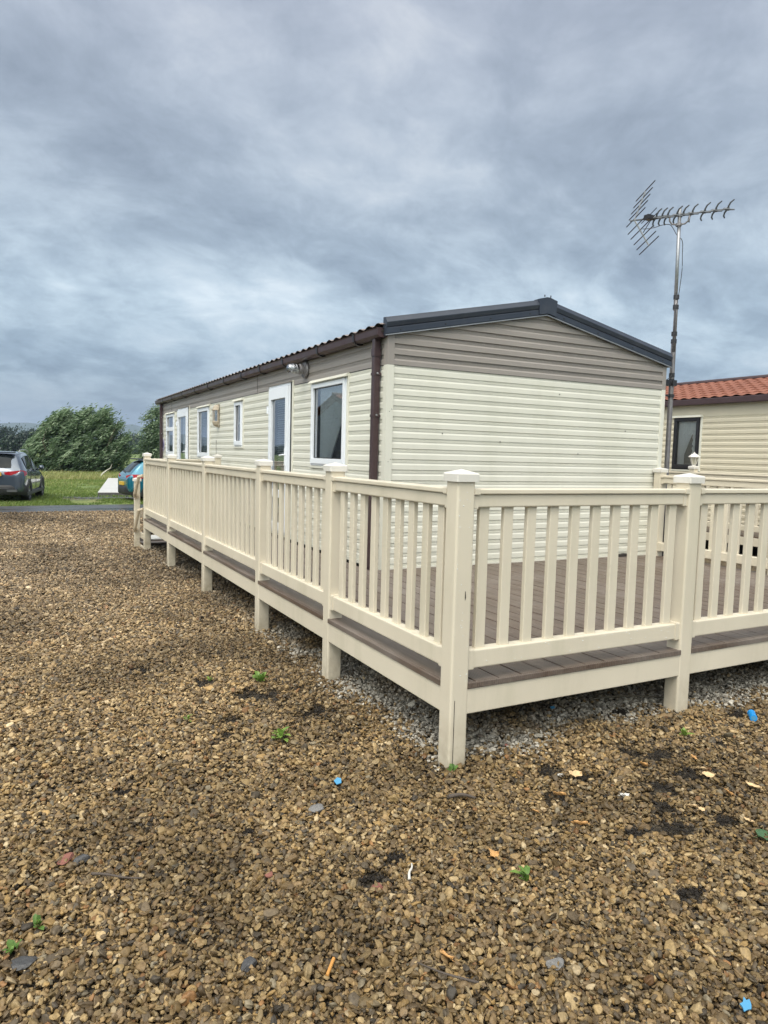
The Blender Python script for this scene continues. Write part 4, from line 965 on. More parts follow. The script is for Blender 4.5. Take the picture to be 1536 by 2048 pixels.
# ================================================================== CARS
def car_paint(name, c, rough=.22):
    m = mat(name, c, rough, .0, spec=.6, coat=1.0); m.node_tree.nodes['Principled BSDF'].inputs['Coat Roughness'].default_value = .04
    m.node_tree.nodes['Principled BSDF'].inputs['Metallic'].default_value = .35; return m
MT['tail'] = mat('red_lens', (.42, .012, .022), .15, spec=.8); MT['taildark'] = mat('dark_red_lens', (.10, .008, .012), .15)
MT['plate'] = mat('yellow_plate', (.62, .40, .05), .4); MT['rim'] = mat('alloy', (.30, .31, .33), .3, metal=.8); MT['trim'] = mat('black_trim', (.022, .023, .026), .5)
def car(name, loc, bearing, label, paint, Lc, Wd, H, suv=True, group=None):
    C_ = empty(name, loc, -bearing+math.pi/2); tag(C_, label, 'car', group)     # local +x forward, rear bumper at x=0
    hw = Wd/2; belt = .62*H+.02; 
    st = [  # x, z_bottom, half width, belt z, half roof, roof z
        (.00, .52, hw*.70, .62*H*.80, hw*.66, .62*H*.82),
        (.03, .36, hw*.86, .62*H*.93, hw*.80, .62*H*.96),
        (.10, .30, hw*.94, .62*H, hw*.82, .66*H),
        (.20, .27, hw*.98, belt, hw*.76, .74*H),
        (.42, .25, hw*1.0, belt+.01, hw*.71, .90*H),
        (.62, .24, hw*1.0, belt+.01, hw*.70, .965*H),
        (1.0, .24, hw*1.0, belt, hw*.71, .99*H),
        (1.6, .24, hw*1.0, belt-.02, hw*.72, 1.0*H),
        (2.2, .24, hw*1.0, belt-.04, hw*.71, .985*H),
        (2.6, .24, hw*1.0, belt-.06, hw*.69, .93*H),
        (3.1, .24, hw*1.0, belt-.09, hw*.74, .74*H),
        (3.3, .24, hw*.99, belt-.12, hw*.80, .655*H),
        (Lc-.45, .25, hw*.96, belt-.20, hw*.80, .58*H),
        (Lc-.10, .28, hw*.84, belt-.34, hw*.70, .49*H),
        (Lc, .38, hw*.66, belt-.42, hw*.55, .42*H)]
    def sec(s):
        x, zb, w_, zl_, wr, zr2 = s; zm = zb+.28*(zl_-zb)
        half = [(0, zb), (w_*.86, zb), (w_*.96, zb+.06), (w_, zm), (w_*1.0, zm+.5*(zl_-zm)), (w_*.985, zl_-.04), (w_*.955, zl_), (wr+.25*(w_*.955-wr), zl_+.72*(zr2-zl_)), (wr, zr2-.035), (wr*.86, zr2-.006), (wr*.4, zr2+.008), (0, zr2+.010)]
        return [(x, y, z) for y, z in half]+[(x, -y, z) for y, z in half[-2:0:-1]]
    mb = MB(); S_ = [sec(s) for s in st]; n = len(S_[0])
    mb.add([v for q in S_ for v in q], [(i*n+k, i*n+(k+1) % n, (i+1)*n+(k+1) % n, (i+1)*n+k) for i in range(len(S_)-1) for k in range(n)]+[tuple(range(n)), tuple(range((len(S_)-1)*n, len(S_)*n))[::-1]])
    body = mb.build('body', paint, C_, smooth=True)
    sd = body.modifiers.new('smooth', 'SUBSURF'); sd.levels = 1; sd.render_levels = 2
    def interp(x):
        for a, b in zip(st[:-1], st[1:]):
            if a[0] <= x <= b[0]:
                t = (x-a[0])/(b[0]-a[0]); return [p+(q-p)*t for p, q in zip(a, b)]
        return st[-1]
    def sidept(x, t, s, off=.012):       # t 0 at belt .. 1 at the roof edge
        q = interp(x); w_, zl_, wr, zr2 = q[2], q[3], q[4], q[5]
        y = (w_*.955)+(wr+.02-w_*.955)*t+off; return (x, s*y, zl_+(zr2-.05-zl_)*t)
    for s in (-1, 1):
        mb = MB()
        top = [(.72, .80), (1.15, .86), (1.75, .87), (2.35, .85), (2.62, .72)]; bot = [(.62, .10), (1.15, .04), (1.75, .04), (2.35, .04), (3.02, .08)]
        vs = [sidept(x, t, s) for x, t in bot]+[sidept(x, t, s) for x, t in top]
        mb.add(vs, [(i, i+1, i+6, i+5) for i in range(4)]); mb.build('side_window', MT['carglass'], C_, smooth=False)
        mb = MB(); mb.add([sidept(x, t, s, .016) for x, t in ((1.62, .03), (1.70, .03), (1.70, .88), (1.62, .88))], [(0, 1, 2, 3)]); mb.build('door_pillar', MT['trim'], C_)
        # sill and arch cladding
        mb = MB(); mb.rbox(.30, Lc-.6, s*hw*.985-.03, s*hw*.985+.03, .22, .34, 0, .02, 3); mb.build('sill', MT['trim'], C_)
        mb = MB(); my = s*(hw+.10); mb.lathe((2.55, my, belt+.05), [(0, -.11), (.05, -.10), (.085, -.02), (.075, .05), (0, .07)], 10, axis=0); mb.tube([(2.58, s*hw*.93, belt-.03), (2.56, my, belt+.02)], .02, 6); mb.build('wing_mirror', MT['trim'] if not suv else paint, C_, smooth=True)
        mb = MB(); mb.box(1.30, 1.48, s*(hw+.004)-.006, s*(hw+.004)+.006, belt-.17, belt-.14); mb.build('door_handle', MT['trim'], C_)
        mb = MB()
        for dx in (1.05, 2.05): mb.box(dx, dx+.008, s*(hw+.001)-.004, s*(hw+.001)+.004, .36, belt-.03)
        mb.build('door_gap', MT['black'], C_)
        if suv:
            mb = MB(); mb.tube([(.75, s*hw*.68, .98*H), (.85, s*hw*.69, 1.015*H+.02), (1.6, s*hw*.70, 1.02*H+.03), (2.3, s*hw*.69, 1.0*H+.02), (2.4, s*hw*.68, .985*H)], .018, 6); mb.build('roof_rail', MT['rim'], C_)
        for wx in (.78, .78+.605*Lc):
            r_ = .335 if suv else .31
            mb = MB(); a0 = [R(a) for a in range(-15, 196, 15)]; vs = []
            for a in a0:
                for q in (r_+.005, r_+.075): vs.append((wx+q*math.cos(a), s*(hw+.018), r_+q*math.sin(a)))
            for a in a0:
                for q in (r_+.005, r_+.075): vs.append((wx+q*math.cos(a), s*(hw-.10), r_+q*math.sin(a)))
            m_ = len(a0)*2
            mb.add(vs, [(2*i, 2*i+2, 2*i+3, 2*i+1) for i in range(len(a0)-1)]+[(2*i, 2*i+2, m_+2*i+2, m_+2*i) for i in range(len(a0)-1)]+[(2*i+1, 2*i+3, m_+2*i+3, m_+2*i+1) for i in range(len(a0)-1)])
            mb.build('wheel_arch', MT['trim'], C_)
            mb = MB(); mb.lathe((wx, s*(hw-.10), r_), [(r_*.62, -.11), (r_*.92, -.115), (r_, -.09), (r_, .09), (r_*.92, .115), (r_*.66, .115)], 28, axis=1)
            wh = mb.build('wheel', MT['black'], C_, smooth=False)
            mb = MB(); yy = s*(hw-.10)+s*.10
            mb.lathe((wx, yy, r_), [(0, 0), (.05, .0), (.06, -s*.02)], 12, axis=1); mb.lathe((wx, yy, r_), [(r_*.60, -s*.05), (r_*.66, .0), (r_*.68, .01)], 28, axis=1)
            for k in range(5):
                a = 2*math.pi*k/5+.3; ca, sa = math.cos(a), math.sin(a); p = lambda q, w2: (wx+ca*q-sa*w2, yy-s*.01, r_+sa*q+ca*w2)
                mb.add([p(.03, -.03), p(r_*.64, -.018), p(r_*.64, .018), p(.03, .03)], [(0, 1, 2, 3)])
            mb.build('rim', MT['rim'], wh, fix=False)
            mb = MB(); mb.lathe((wx, s*(hw-.14), r_), [(0, 0), (r_*.62, 0)], 20, axis=1); mb.build('brake_disc', MT['black'], wh)
    # rear glass follows the tailgate slope
    def rearpt(x, y, off=.014):
        q = interp(x); return (x-off, y, q[5]+off)
    mb = MB(); rows = [(.13, .70), (.20, .69), (.30, .66), (.42, .63), (.52, .60)]; vs = []
    for x, k in rows:
        for j in range(-4, 5):
            yy = hw*k*j/4; q = interp(x); vs.append((x-.020+.05*(j/4)**4, yy, q[5]+.006-.02*(j/4)**4))
    mb.add(vs, [(i*9+j, i*9+j+1, (i+1)*9+j+1, (i+1)*9+j) for i in range(len(rows)-1) for j in range(8)]); mb.build('rear_window', MT['carglass'], C_, smooth=True)
    mb = MB(); mb.rbox(.40, .66, -hw*.60, hw*.60, .972*H, .998*H, 1, .012, 3); mb.build('rear_spoiler', paint if suv else MT['trim'], C_)
    # bumper cladding
    mb = MB(); vs = []
    zs_ = (.26, .30, .50, .56); 
    ys_ = np.linspace(-1, 1, 15)
    for zz in zs_:
        for t in ys_:
            xx = -.035+.42*max(0, abs(t)-.52)**1.25*1.3; vs.append((xx+(.03 if zz in (.26, .56) else 0), t*hw*1.01, zz))
    mb.add(vs, [(i*15+j, i*15+j+1, (i+1)*15+j+1, (i+1)*15+j) for i in range(3) for j in range(14)]); mb.build('bumper', MT['trim'], C_, smooth=True)
    zp = .66*H*.80 if suv else .565
    mb = MB(); mb.rbox(-.045, .0, -.26, .26, zp, zp+.115, 0, .008, 2); mb.build('number_plate', MT['plate'], C_)
    zt_l = .585*H
    for s in (-1, 1):
        mb = MB(); vs = []
        path = [(.030, .38), (.035, .55), (.055, .72), (.10, .86), (.19, .965), (.34, 1.005)]
        if not suv: path = [(.035, .50), (.055, .70), (.10, .86), (.19, .97), (.34, 1.01), (.46, 1.012)]
        hh = [(-.04, .03), (-.065, .05), (-.085, .07), (-.09, .085), (-.09, .08), (-.03, .06)]
        for (x, k), (a, b) in zip(path, hh): vs += [(x-.022, s*hw*k, zt_l+a), (x-.022, s*(hw*k-.02), zt_l+b)]
        vs += [(x+.04, y*.97, z) for x, y, z in vs]; m_ = len(path)*2
        fs = [(2*i, 2*i+2, 2*i+3, 2*i+1) for i in range(len(path)-1)]+[(2*i, 2*i+2, m_+2*i+2, m_+2*i) for i in range(len(path)-1)]+[(2*i+1, 2*i+3, m_+2*i+3, m_+2*i+1) for i in range(len(path)-1)]+[(0, 1, m_+1, m_), (m_-2, m_-1, 2*m_-1, 2*m_-2)]
        mb.add(vs, fs); tl = mb.build('tail_light', MT['tail'], C_)
        if suv:
            mb = MB(); mb.rbox(-.055, .0, s*hw*.60-.14, s*hw*.60+.14, .36, .43, 0, .01, 2); mb.build('exhaust_trim', MT['rim'], C_)
            mb = MB(); mb.rbox(-.052, -.03, s*hw*.60-.115, s*hw*.60+.115, .375, .415, 0, .008, 2); mb.build('exhaust_recess', MT['black'], C_) if False else None
    if suv:
        mb = MB(); mb.box(-.046, -.030, -hw*.5, hw*.5, .455, .470); mb.build('bumper_trim', MT['rim'], C_)
    mb = MB(); mb.tube([(.10, -.05, .66*H), (.06, .12, .70*H), (.15, .38, .73*H)], .012, 5); mb.build('rear_wiper', MT['black'], C_)
    return C_
greyp = car_paint('grey_paint', (.075, .098, .135)); bluep = car_paint('teal_paint', (.010, .155, .24))
thS = R(10); rwS = Vector((-1.56, 22.45)); dS = Vector((math.sin(thS), math.cos(thS))); rS = Vector((math.cos(thS), -math.sin(thS)))
c0 = rwS-rS*.76-dS*.78
car('parked_car', (c0.x, c0.y, -.245), thS, 'dark grey suv parked on the grass across the road, rear window and red light showing', greyp, 4.38, 1.84, 1.60, True, 'cars parked beyond the road')
thB = R(84); dB = Vector((math.sin(thB), math.cos(thB)))
car('parked_car', (1.40, 22.35, -.25), thB, 'teal blue hatchback parked behind the far end of the railing', bluep, 4.0, 1.76, 1.47, False, 'cars parked beyond the road')

# ================================================================== SLAB, GRASS BLADES, BRANCH
mb = MB(); A = [(.92, 25.3), (4.7, 25.1), (6.6, 38.2), (2.78, 38.4)]
mb.add([(x, y, -.40) for x, y in A]+[(x, y, -.12) for x, y in A]+[(x+(.02 if i in (0, 3) else -.02), y+(.02 if i < 2 else -.02), -.10) for i, (x, y) in enumerate(A)], [(0, 1, 5, 4), (1, 2, 6, 5), (2, 3, 7, 6), (3, 0, 4, 7)], 1)
mb.add([(x, y, -.12) for x, y in A]+[(x+(.02 if i in (0, 3) else -.02), y+(.02 if i < 2 else -.02), -.10) for i, (x, y) in enumerate(A)], [(4, 5, 6, 7), (0, 1, 5, 4), (1, 2, 6, 5), (2, 3, 7, 6), (3, 0, 4, 7)], 0)
tag(mb.build('concrete_slab', [MT['concrete'], MT['concside']]), 'long pale wet concrete base laid on the grass between the two cars', 'concrete slab')
def blades(name, label, x0, x1, y0, y1, n, h0, h1, tone0, tone1, cond=None, w=.010):
    x = rng.uniform(x0, x1, n); y = rng.uniform(y0, y1, n)
    k = fbm(x, y, 1.1, 3, 5) > .36
    if cond is not None: k &= cond(x, y)
    x, y = x[k], y[k]; n = len(x); z = zg(x, y)
    h = rng.uniform(h0, h1, n); a = rng.uniform(0, 6.28, n); lx = rng.normal(.25, .35, n)*h; ly = rng.normal(0, .3, n)*h
    wx, wy = w*np.cos(a), w*np.sin(a)
    v = np.stack([np.stack([x-wx, y-wy, z], 1), np.stack([x+wx, y+wy, z], 1), np.stack([x+lx, y+ly, z+h], 1)], 1).reshape(-1, 3)
    f = np.arange(3*n).reshape(n, 3); t = np.clip(rng.uniform(tone0, tone1, n)+.5*(fbm(x, y, 2.5, 3, 8)-.5), 0, 1)
    o = bpy.data.objects.new(name, np_mesh(name, v, f, MT['blade'], t)); COL.objects.link(o); return tag(o, label, 'grass', kind='stuff')
notslab = lambda x, y: ~((x > .9+(y-25.3)*.14) & (y > 25) & (y < 38.5) & (x < 4.7+(y-25.1)*.145))
blades('grass_verge', 'short green grass between the road and the parked cars', -6, 9, 19.95, 24.2, 52000, .03, .09, .1, .75, lambda x, y: (y > road_hi(x)-.04) & ~((y > 23.5) & (x > -.4)), .012)
blades('lawn_grass', 'green grass between the grey car and the concrete base', -5, 10, 24.2, 39, 60000, .04, .11, .1, .8, notslab, .016)
blades('dry_grass', 'longer dry grass along the foot of the bushes', -6, 14, 39, 49, 40000, .10, .34, .55, 1.0, None, .022)
mb = MB(); mb.tube(smooth_pts([Vector(p) for p in ((2.62, 41, -.25), (2.75, 41, .0), (2.95, 41, .16), (3.20, 41, .30), (3.30, 41, .52))]), [.035]*16+[.012], 6) if False else mb.tube([(2.62, 41, -.25), (2.80, 41.1, .05), (3.02, 41.2, .22), (3.22, 41.1, .36), (3.30, 41, .60)], [.05, .045, .04, .03, .012], 6)
tag(mb.build('dead_branch', MT['palebark']), 'pale bare branch sticking up from the grass in front of the big willow bush', 'branch')

# ================================================================== TREES
def foliage(blobs, n, leaf, wind=(.9, 0, .28), sd=1, spread=.30, wisps=None, clump=.22, ncl=None):
    g = np.random.default_rng(sd); B = np.array(blobs); vol = B[:, 3]*B[:, 4]*B[:, 5]; ncl = ncl or max(60, n//45)
    ci = g.choice(len(B), ncl, p=vol**.8/np.sum(vol**.8)); d = g.normal(size=(ncl, 3)); d /= np.linalg.norm(d, axis=1)[:, None]
    r = g.random(ncl)**.30*1.02; C_ = B[ci, :3]+d*B[ci, 3:6]*r[:, None]
    tone_c = np.clip(g.normal(.42, .28, ncl), 0, 1)
    if wisps:
        wc = []; 
        for (x, y, z, h, k) in wisps:
            t = np.linspace(0, 1, k); wc.append(np.stack([x+t*h*.55*(.6+t)+g.normal(0, .04, k), y+g.normal(0, .12, k), z+t*h], 1))
        wc = np.concatenate(wc); C_ = np.concatenate([C_, wc]); tone_c = np.concatenate([tone_c, np.clip(g.normal(.6, .2, len(wc)), 0, 1)])
    ncl = len(C_); li = g.integers(0, ncl, n); sp = clump*g.uniform(.5, 1.5, ncl)
    w_ = np.array(wind); wu = w_/np.linalg.norm(w_)*(1, 1, 1)
    P = C_[li]+g.normal(size=(n, 3))*sp[li][:, None]*np.array([.75, 1.0, .6])+np.array([wu[0]*.8, 0, wu[2]*.8+.45])*g.normal(0, 1.45, (n, 1))*sp[li][:, None]
    ax = w_+np.array([0, 0, .25])+g.normal(0, .34, (n, 3)); ax /= np.linalg.norm(ax, axis=1)[:, None]
    s = np.cross(ax, g.normal(size=(n, 3))); s /= np.linalg.norm(s, axis=1)[:, None]
    ll = leaf[0]*g.uniform(.6, 1.4, n)[:, None]; lw = leaf[1]*g.uniform(.7, 1.3, n)[:, None]
    v = np.stack([P-ax*ll*.5, P+s*lw*.5, P+ax*ll*.5, P-s*lw*.5], 1).reshape(-1, 3)
    f = np.arange(4*n).reshape(n, 4); tone = np.clip(tone_c[li]+g.normal(0, .16, n), 0, 1)
    return v, f, tone
def tree(name, loc, label, cat, blobs, n, leaf, m, trunks, group=None, **kw):
    T = empty(name, loc); tag(T, label, cat, group)
    v, f, t = foliage(blobs, n, leaf, **kw); v[:, 2] = np.maximum(v[:, 2], .02)
    link('crown', np_mesh('crown', v, f, MT[m], t), T)
    mb = MB()
    for pts, r0 in trunks: mb.tube(pts, list(np.linspace(r0, r0*.25, len(pts))), 6)
    mb.build('trunk', MT['bark'], T); return T
g0 = random.Random(3)
stems = []
for k in range(26):
    x0 = g0.uniform(-2.6, 2.8); h = g0.uniform(1.8, 3.7); y0 = g0.uniform(-1.2, 1.2)
    stems.append(([(x0*.55, y0*.5, 0), (x0*.75, y0*.8, h*.35), (x0*.95+.1, y0, h*.7), (x0+.45, y0, h)], .05))
blobs = [(-2.2, 0, 1.1, .95, 1.4, 1.1), (-1.5, 0, 1.9, .8, 1.4, 1.5), (-.7, 0, 1.7, .9, 1.5, 1.4), (0, 0, 1.9, .9, 1.6, 1.75), (1.0, 0, 1.8, .9, 1.6, 1.75), (1.8, 0, 1.5, .9, 1.5, 1.3), (2.5, 0, 1.0, .75, 1.2, 1.0), (-1.4, 0, 3.0, .35, .6, .6), (.0, .1, 3.0, .4, .6, .6), (.95, 0, 3.0, .4, .6, .6), (-.6, 0, 1.0, 2.4, 1.7, 1.0), (1.0, 0, .9, 2.2, 1.7, .9)]
prof_ = [(-3.2, 1.2), (-2.6, 2.2), (-2.2, 2.6), (-1.75, 3.4), (-1.4, 3.9), (-1.0, 3.3), (-.6, 3.4), (-.1, 3.9), (.3, 3.4), (.75, 3.75), (1.1, 3.9), (1.6, 3.2), (2.1, 2.7), (2.6, 2.2), (3.0, 1.4), (3.3, .8)]
wis = []
for k in range(64):
    x0 = g0.uniform(-3.2, 3.1); zt0 = float(np.interp(x0, [q[0] for q in prof_], [q[1] for q in prof_])); h = g0.uniform(.55, 1.05)*(1 if zt0 > 2.5 else .7)
    wis.append((x0-.15, g0.uniform(-.8, .8), zt0-h*g0.uniform(.55, .85), h, int(13*h)))
tree('willow_bush', (2.05, 48.5, -.25), 'big windblown green willow bush on the grass beyond the cars', 'bush', blobs, 60000, (.25, .06), 'willow', stems, sd=4, wisps=wis, clump=.16, ncl=430)
blobs = [(0, 0, 1.5, 1.3, 1.4, 1.5), (.3, 0, 2.8, 1.1, 1.2, 1.3), (.5, 0, 3.9, .75, .9, .8), (1.4, 0, 2.0, 1.4, 1.4, 1.8)]
tree('willow_tree', (7.75, 51, -.25), 'green willow rising behind the far corner of the long caravan', 'tree', blobs, 24000, (.20, .06), 'willow', [([(0, 0, 0), (.1, 0, 1.6), (.3, 0, 3), (.6, 0, 4.2)], .09), ([(.2, 0, 0), (.6, .2, 1.5), (1.2, .2, 2.8)], .07), ([(-.1, 0, 0), (-.4, 0, 1.2), (-.5, 0, 2.4)], .05)], sd=9, wisps=[(-.75, 0, 4.05, .75, 10), (-.3, 0, 4.2, .7, 9), (.2, 0, 4.4, .6, 9), (-1.1, 0, 2.9, .8, 9)], clump=.2, ncl=420)
# far off: hedgerow trees
def far_tree(x, y, w_, h, m, label, sd, nm='hedgerow_tree', cat='tree'):
    b = [(0, 0, h*.50, w_*.5, w_*.4, h*.42), (-w_*.28, 0, h*.38, w_*.34, w_*.3, h*.34), (w_*.30, 0, h*.36, w_*.34, w_*.3, h*.33), (0, 0, h*.22, w_*.55, w_*.4, h*.22)]
    tree(nm, (x, y, -.25), label, cat, b, 5200, (.75, .42), m, [([(0, 0, 0), (0, 0, h*.35), (.2, 0, h*.7)], .3)], 'trees along the far hedgerow', sd=sd, wind=(.3, 0, .2), clump=.55, ncl=170)
far_tree(-9, 300, 12, 10.2, 'darkleaf', 'dark hedgerow tree at the left picture edge above the grey car', 21)
far_tree(-1.5, 300, 11, 9.7, 'darkleaf', 'tallest dark hedgerow tree to the left of the big willow bush', 22)
far_tree(6, 306, 10, 8.8, 'darkleaf', 'dark hedgerow tree close against the left flank of the big willow bush', 23)
far_tree(-11, 215, 7, 3.3, 'darkleaf', 'low dark bush on the field edge above the roof of the grey car', 24, 'hedgerow_bush', 'bush')
far_tree(1.2, 190, 8.5, 4.4, 'darkleaf', 'low dark bush in front of the hedgerow, left of the big willow bush', 25, 'hedgerow_bush', 'bush')
far_tree(43.5, 300, 8, 7.9, 'darkleaf', 'dark round tree on the field edge between the big willow bush and the caravan', 26)
far_tree(51, 304, 8, 7.0, 'darkleaf', 'dark tree right beside the caravan corner on the far field edge', 27)
far_tree(34, 296, 8, 4.6, 'midleaf', 'green tree peeping from the right flank of the big willow bush', 28)
far_tree(32.5, 235, 5.0, 3.0, 'midleaf', 'paler green bush in front of the dark trees right of the big willow bush', 29, 'hedgerow_bush', 'bush')
# distant hedge lines, one mass nobody could count
n = 16000; g = np.random.default_rng(5); x = g.uniform(-700, 1300, n); row = g.integers(0, 3, n); y = np.array([420, 700, 1100])[row]+g.normal(0, 3, n)+.06*x
hgt = np.array([3.0, 6.5, 10])[row]*(.4+1.1*fbm(x, y, 40, 3, 2)); z = g.uniform(0, 1, n)*hgt-.25; sz = np.array([1.6, 2.4, 3.6])[row]
a = g.normal(size=(n, 3)); a[:, 1] *= .4; a /= np.linalg.norm(a, axis=1)[:, None]; s = np.cross(a, np.array([0, 1, 0])); P = np.stack([x, y, z], 1)
v = np.stack([P-a*sz[:, None], P+s*sz[:, None]*.7, P+a*sz[:, None], P-s*sz[:, None]*.7], 1).reshape(-1, 3)
o = bpy.data.objects.new('distant_hedges', np_mesh('distant_hedges', v, np.arange(4*n).reshape(n, 4), MT['darkleaf'], g.uniform(.1, .7, n))); COL.objects.link(o); tag(o, 'dark lines of distant hedges across the fields', 'hedge', kind='stuff')

# ================================================================== AIR
mb = MB(); mb.box(-7600, 7600, -3200, 7600, -2.2, 175)
hz = mb.build('haze', None.__class__ and bpy.data.materials.new('air')); hm = hz.data.materials[0]; hm.use_nodes = True; hn = NT(hm.node_tree); hn.n.clear()
pvn = hn.new('ShaderNodeVolumePrincipled', {'Color': (.62, .76, 1.0, 1), 'Density': .00022, 'Anisotropy': .2}); o_ = hn.n.new('ShaderNodeOutputMaterial'); hn.l.new(pvn.outputs[0], o_.inputs['Volume'])
tag(hz, 'thin blue air over the far fields and hills', 'haze', kind='stuff')
# ================================================================== SMALL THINGS LYING ON THE GRAVEL
def gz(x, y): return float(zg(x, y))+.033
MT['leaf1'] = mat('dry_leaf_orange', (.58, .32, .12), .6, .25, 40); MT['leaf2'] = mat('dry_leaf_tan', (.62, .44, .24), .6, .2, 40); MT['leafg'] = mat('green_leaf', (.05, .11, .045), .4, .2, 40)
MT['shell'] = mat('white_shell', (.55, .54, .51), .4, .05, 40); MT['bluep'] = mat('bright_blue_plastic', (.015, .26, .66), .3); MT['skyp'] = mat('sky_blue_plastic', (.07, .26, .45), .35)
MT['brick'] = mat('brick_red', (.19, .075, .055), .8, .3, 60, .4, 90); MT['slatest'] = mat('slate_grey_stone', (.055, .054, .055), .45, .35, 50, .5, 90); MT['grst'] = mat('grey_stone', (.16, .155, .15), .6, .3, 70, .6, 110)
MT['twig'] = mat('twig', (.07, .055, .045), .8, .3, 60); MT['paletwig'] = mat('pale_twig', (.55, .53, .49), .7, .2, 60); MT['orange'] = mat('orange_plastic', (.50, .24, .06), .4)
def leaf(x, y, L_, ang, tilt, m, label, cat='fallen leaf', name='fallen_leaf', lobes=0, curl=.35):
    mb = MB(); n = 9; vs = []
    for i in range(n):
        t = i/(n-1); w_ = L_*.30*math.sin(math.pi*min(t*1.02, 1))**.8*(1+(.45*math.cos(t*lobes*6.28) if lobes else 0))
        for j in (-1, -.5, 0, .5, 1):
            vs.append(((t-.5)*L_, w_*j, curl*L_*(.35*(t-.5)**2*2+.25*abs(j))+.002*math.sin(t*30+j*3)))
    mb.add(vs, [(i*5+j, i*5+j+1, (i+1)*5+j+1, (i+1)*5+j) for i in range(n-1) for j in range(4)])
    mb.tube([(-L_*.5, 0, curl*L_*.1), (-L_*.68, .003, curl*L_*.12)], .0012, 4)
    o = mb.build(name, MT[m], None, True, False, (x, y, gz(x, y)+.004)); o.rotation_euler = (tilt, tilt*.6, ang)
    md = o.modifiers.new('thick', 'SOLIDIFY'); md.thickness = .0008
    return tag(o, label, cat, 'fallen leaves on the gravel')
leaf(.331, -.131, .075, 1.7, .5, 'leaf2', 'upright tan leaf on the gravel just right of the corner post')
leaf(.820, -.478, .070, 1.2, .6, 'leaf1', 'orange fan-shaped leaf on the gravel below the front beam, nearest the middle dark patch')
leaf(1.116, -.534, .062, .4, .5, 'leaf1', 'small folded orange leaf below the second front post')
leaf(1.027, -.633, .070, 1.9, .5, 'leaf2', 'curled tan leaf right of the middle of the front gravel, above a pink one')
leaf(1.01, -.70, .072, -.3, .25, 'leaf2', 'pale pinkish leaf lying flat beside a curled tan one')
leaf(.436, -.407, .100, .2, .35, 'leaf2', 'broad pale tan leaf beside the small white shell', lobes=1)
leaf(.235, -.525, .080, 1.6, .6, 'leaf1', 'upright orange leaf just below the broad pale tan leaf', lobes=1)
leaf(1.101, -.873, .085, 1.5, .15, 'leaf2', 'large flat oval yellow-tan leaf near the right picture edge')
leaf(.938, -.873, .085, .7, .5, 'leaf1', 'crumpled lobed orange leaf left of the large oval one', lobes=2)
leaf(.68, -.865, .060, 1.8, .6, 'leaf2', 'small pointed tan leaf stuck in the dark soil patch')
leaf(.70, -.905, .045, .1, .3, 'leaf2', 'little pinkish white leaf beneath the pointed tan one in the dark patch')
leaf(.042, -.591, .050, 1.4, .5, 'leaf1', 'tiny orange leaf left of centre on the right-hand gravel, by a dark patch')
leaf(.135, -.755, .085, 1.9, .6, 'leaf1', 'ragged orange-brown leaf pair on the open gravel', lobes=2)
leaf(-.325, -.785, .075, .5, .5, 'leaf1', 'bright orange crumpled leaf on the gravel in the bottom centre', lobes=2)
leaf(.80, -1.06, .055, 1.4, .2, 'leaf2', 'small oval leaf lying flat between dark patch and right edge')
leaf(-.785, -1.165, .075, 1.5, .5, 'leaf1', 'folded brown leaf standing up at the bottom of the gravel')
leaf(1.18, -.98, .085, 2.2, .4, 'leaf2', 'tan leaf cut by the right picture edge')
leaf(.74, -1.165, .110, .1, .3, 'leafg', 'dark green leaf lying on the gravel at the right edge')
def lump(x, y, s, m, label, cat, name, sd=0, ang=0., dz=0., flat=.5, group=None):
    import bmesh
    bm = bmesh.new(); bmesh.ops.create_icosphere(bm, subdivisions=3, radius=1.)
    g = random.Random(sd); pl = [(Vector((g.gauss(0, 1), g.gauss(0, 1), g.gauss(0, 1))).normalized(), g.uniform(.55, .85)) for _ in range(13)]
    for v in bm.verts:
        p = v.co.normalized(); r_ = 1.
        for nn, d in pl:
            q = p.dot(nn)
            if q > .05: r_ = min(r_, d/q)
        v.co = Vector((p.x*r_*s, p.y*r_*s*.75, p.z*r_*s*flat))
    me = bpy.data.meshes.new(name); bm.to_mesh(me); bm.free(); me.materials.append(MT[m])
    o = link(name, me, None, (x, y, gz(x, y)+dz), (.2*math.sin(sd), .2*math.cos(sd), ang)); return tag(o, label, cat, group)
lump(-1.719, -.142, .034, 'slatest', 'dark blue-grey stone beside the red brick chip, left side of the gravel', 'stone', 'stone', 3)
lump(-1.775, -.118, .040, 'brick', 'red brick chip next to the blue-grey stone, left side of the gravel', 'stone', 'stone', 4, .6, flat=.35)
lump(-1.917, -.634, .052, 'slatest', 'flat dark slate piece near the bottom left corner', 'stone', 'stone', 5, .2, flat=.25)
lump(-.793, -.168, .046, 'grst', 'rough grey stone lump on the gravel left of the corner post', 'stone', 'stone', 6)
lump(-.815, -.765, .030, 'brick', 'small reddish-brown stone beside the white twig', 'stone', 'stone', 7)
lump(-.50, -1.33, .034, 'grst', 'round mottled grey stone at the bottom edge, right of the middle', 'stone', 'stone', 8)
lump(-1.33, -.93, .034, 'slatest', 'dark grey stone at the bottom edge, left of the middle', 'stone', 'stone', 9)
lump(-1.13, -.53, .020, 'brick', 'tiny brick-red chip on the open gravel in the lower middle', 'stone', 'stone', 10)
lump(.36, .02, .018, 'brick', 'small pinkish red stone at the edge of the pale gravel under the front beam', 'stone', 'stone', 12)
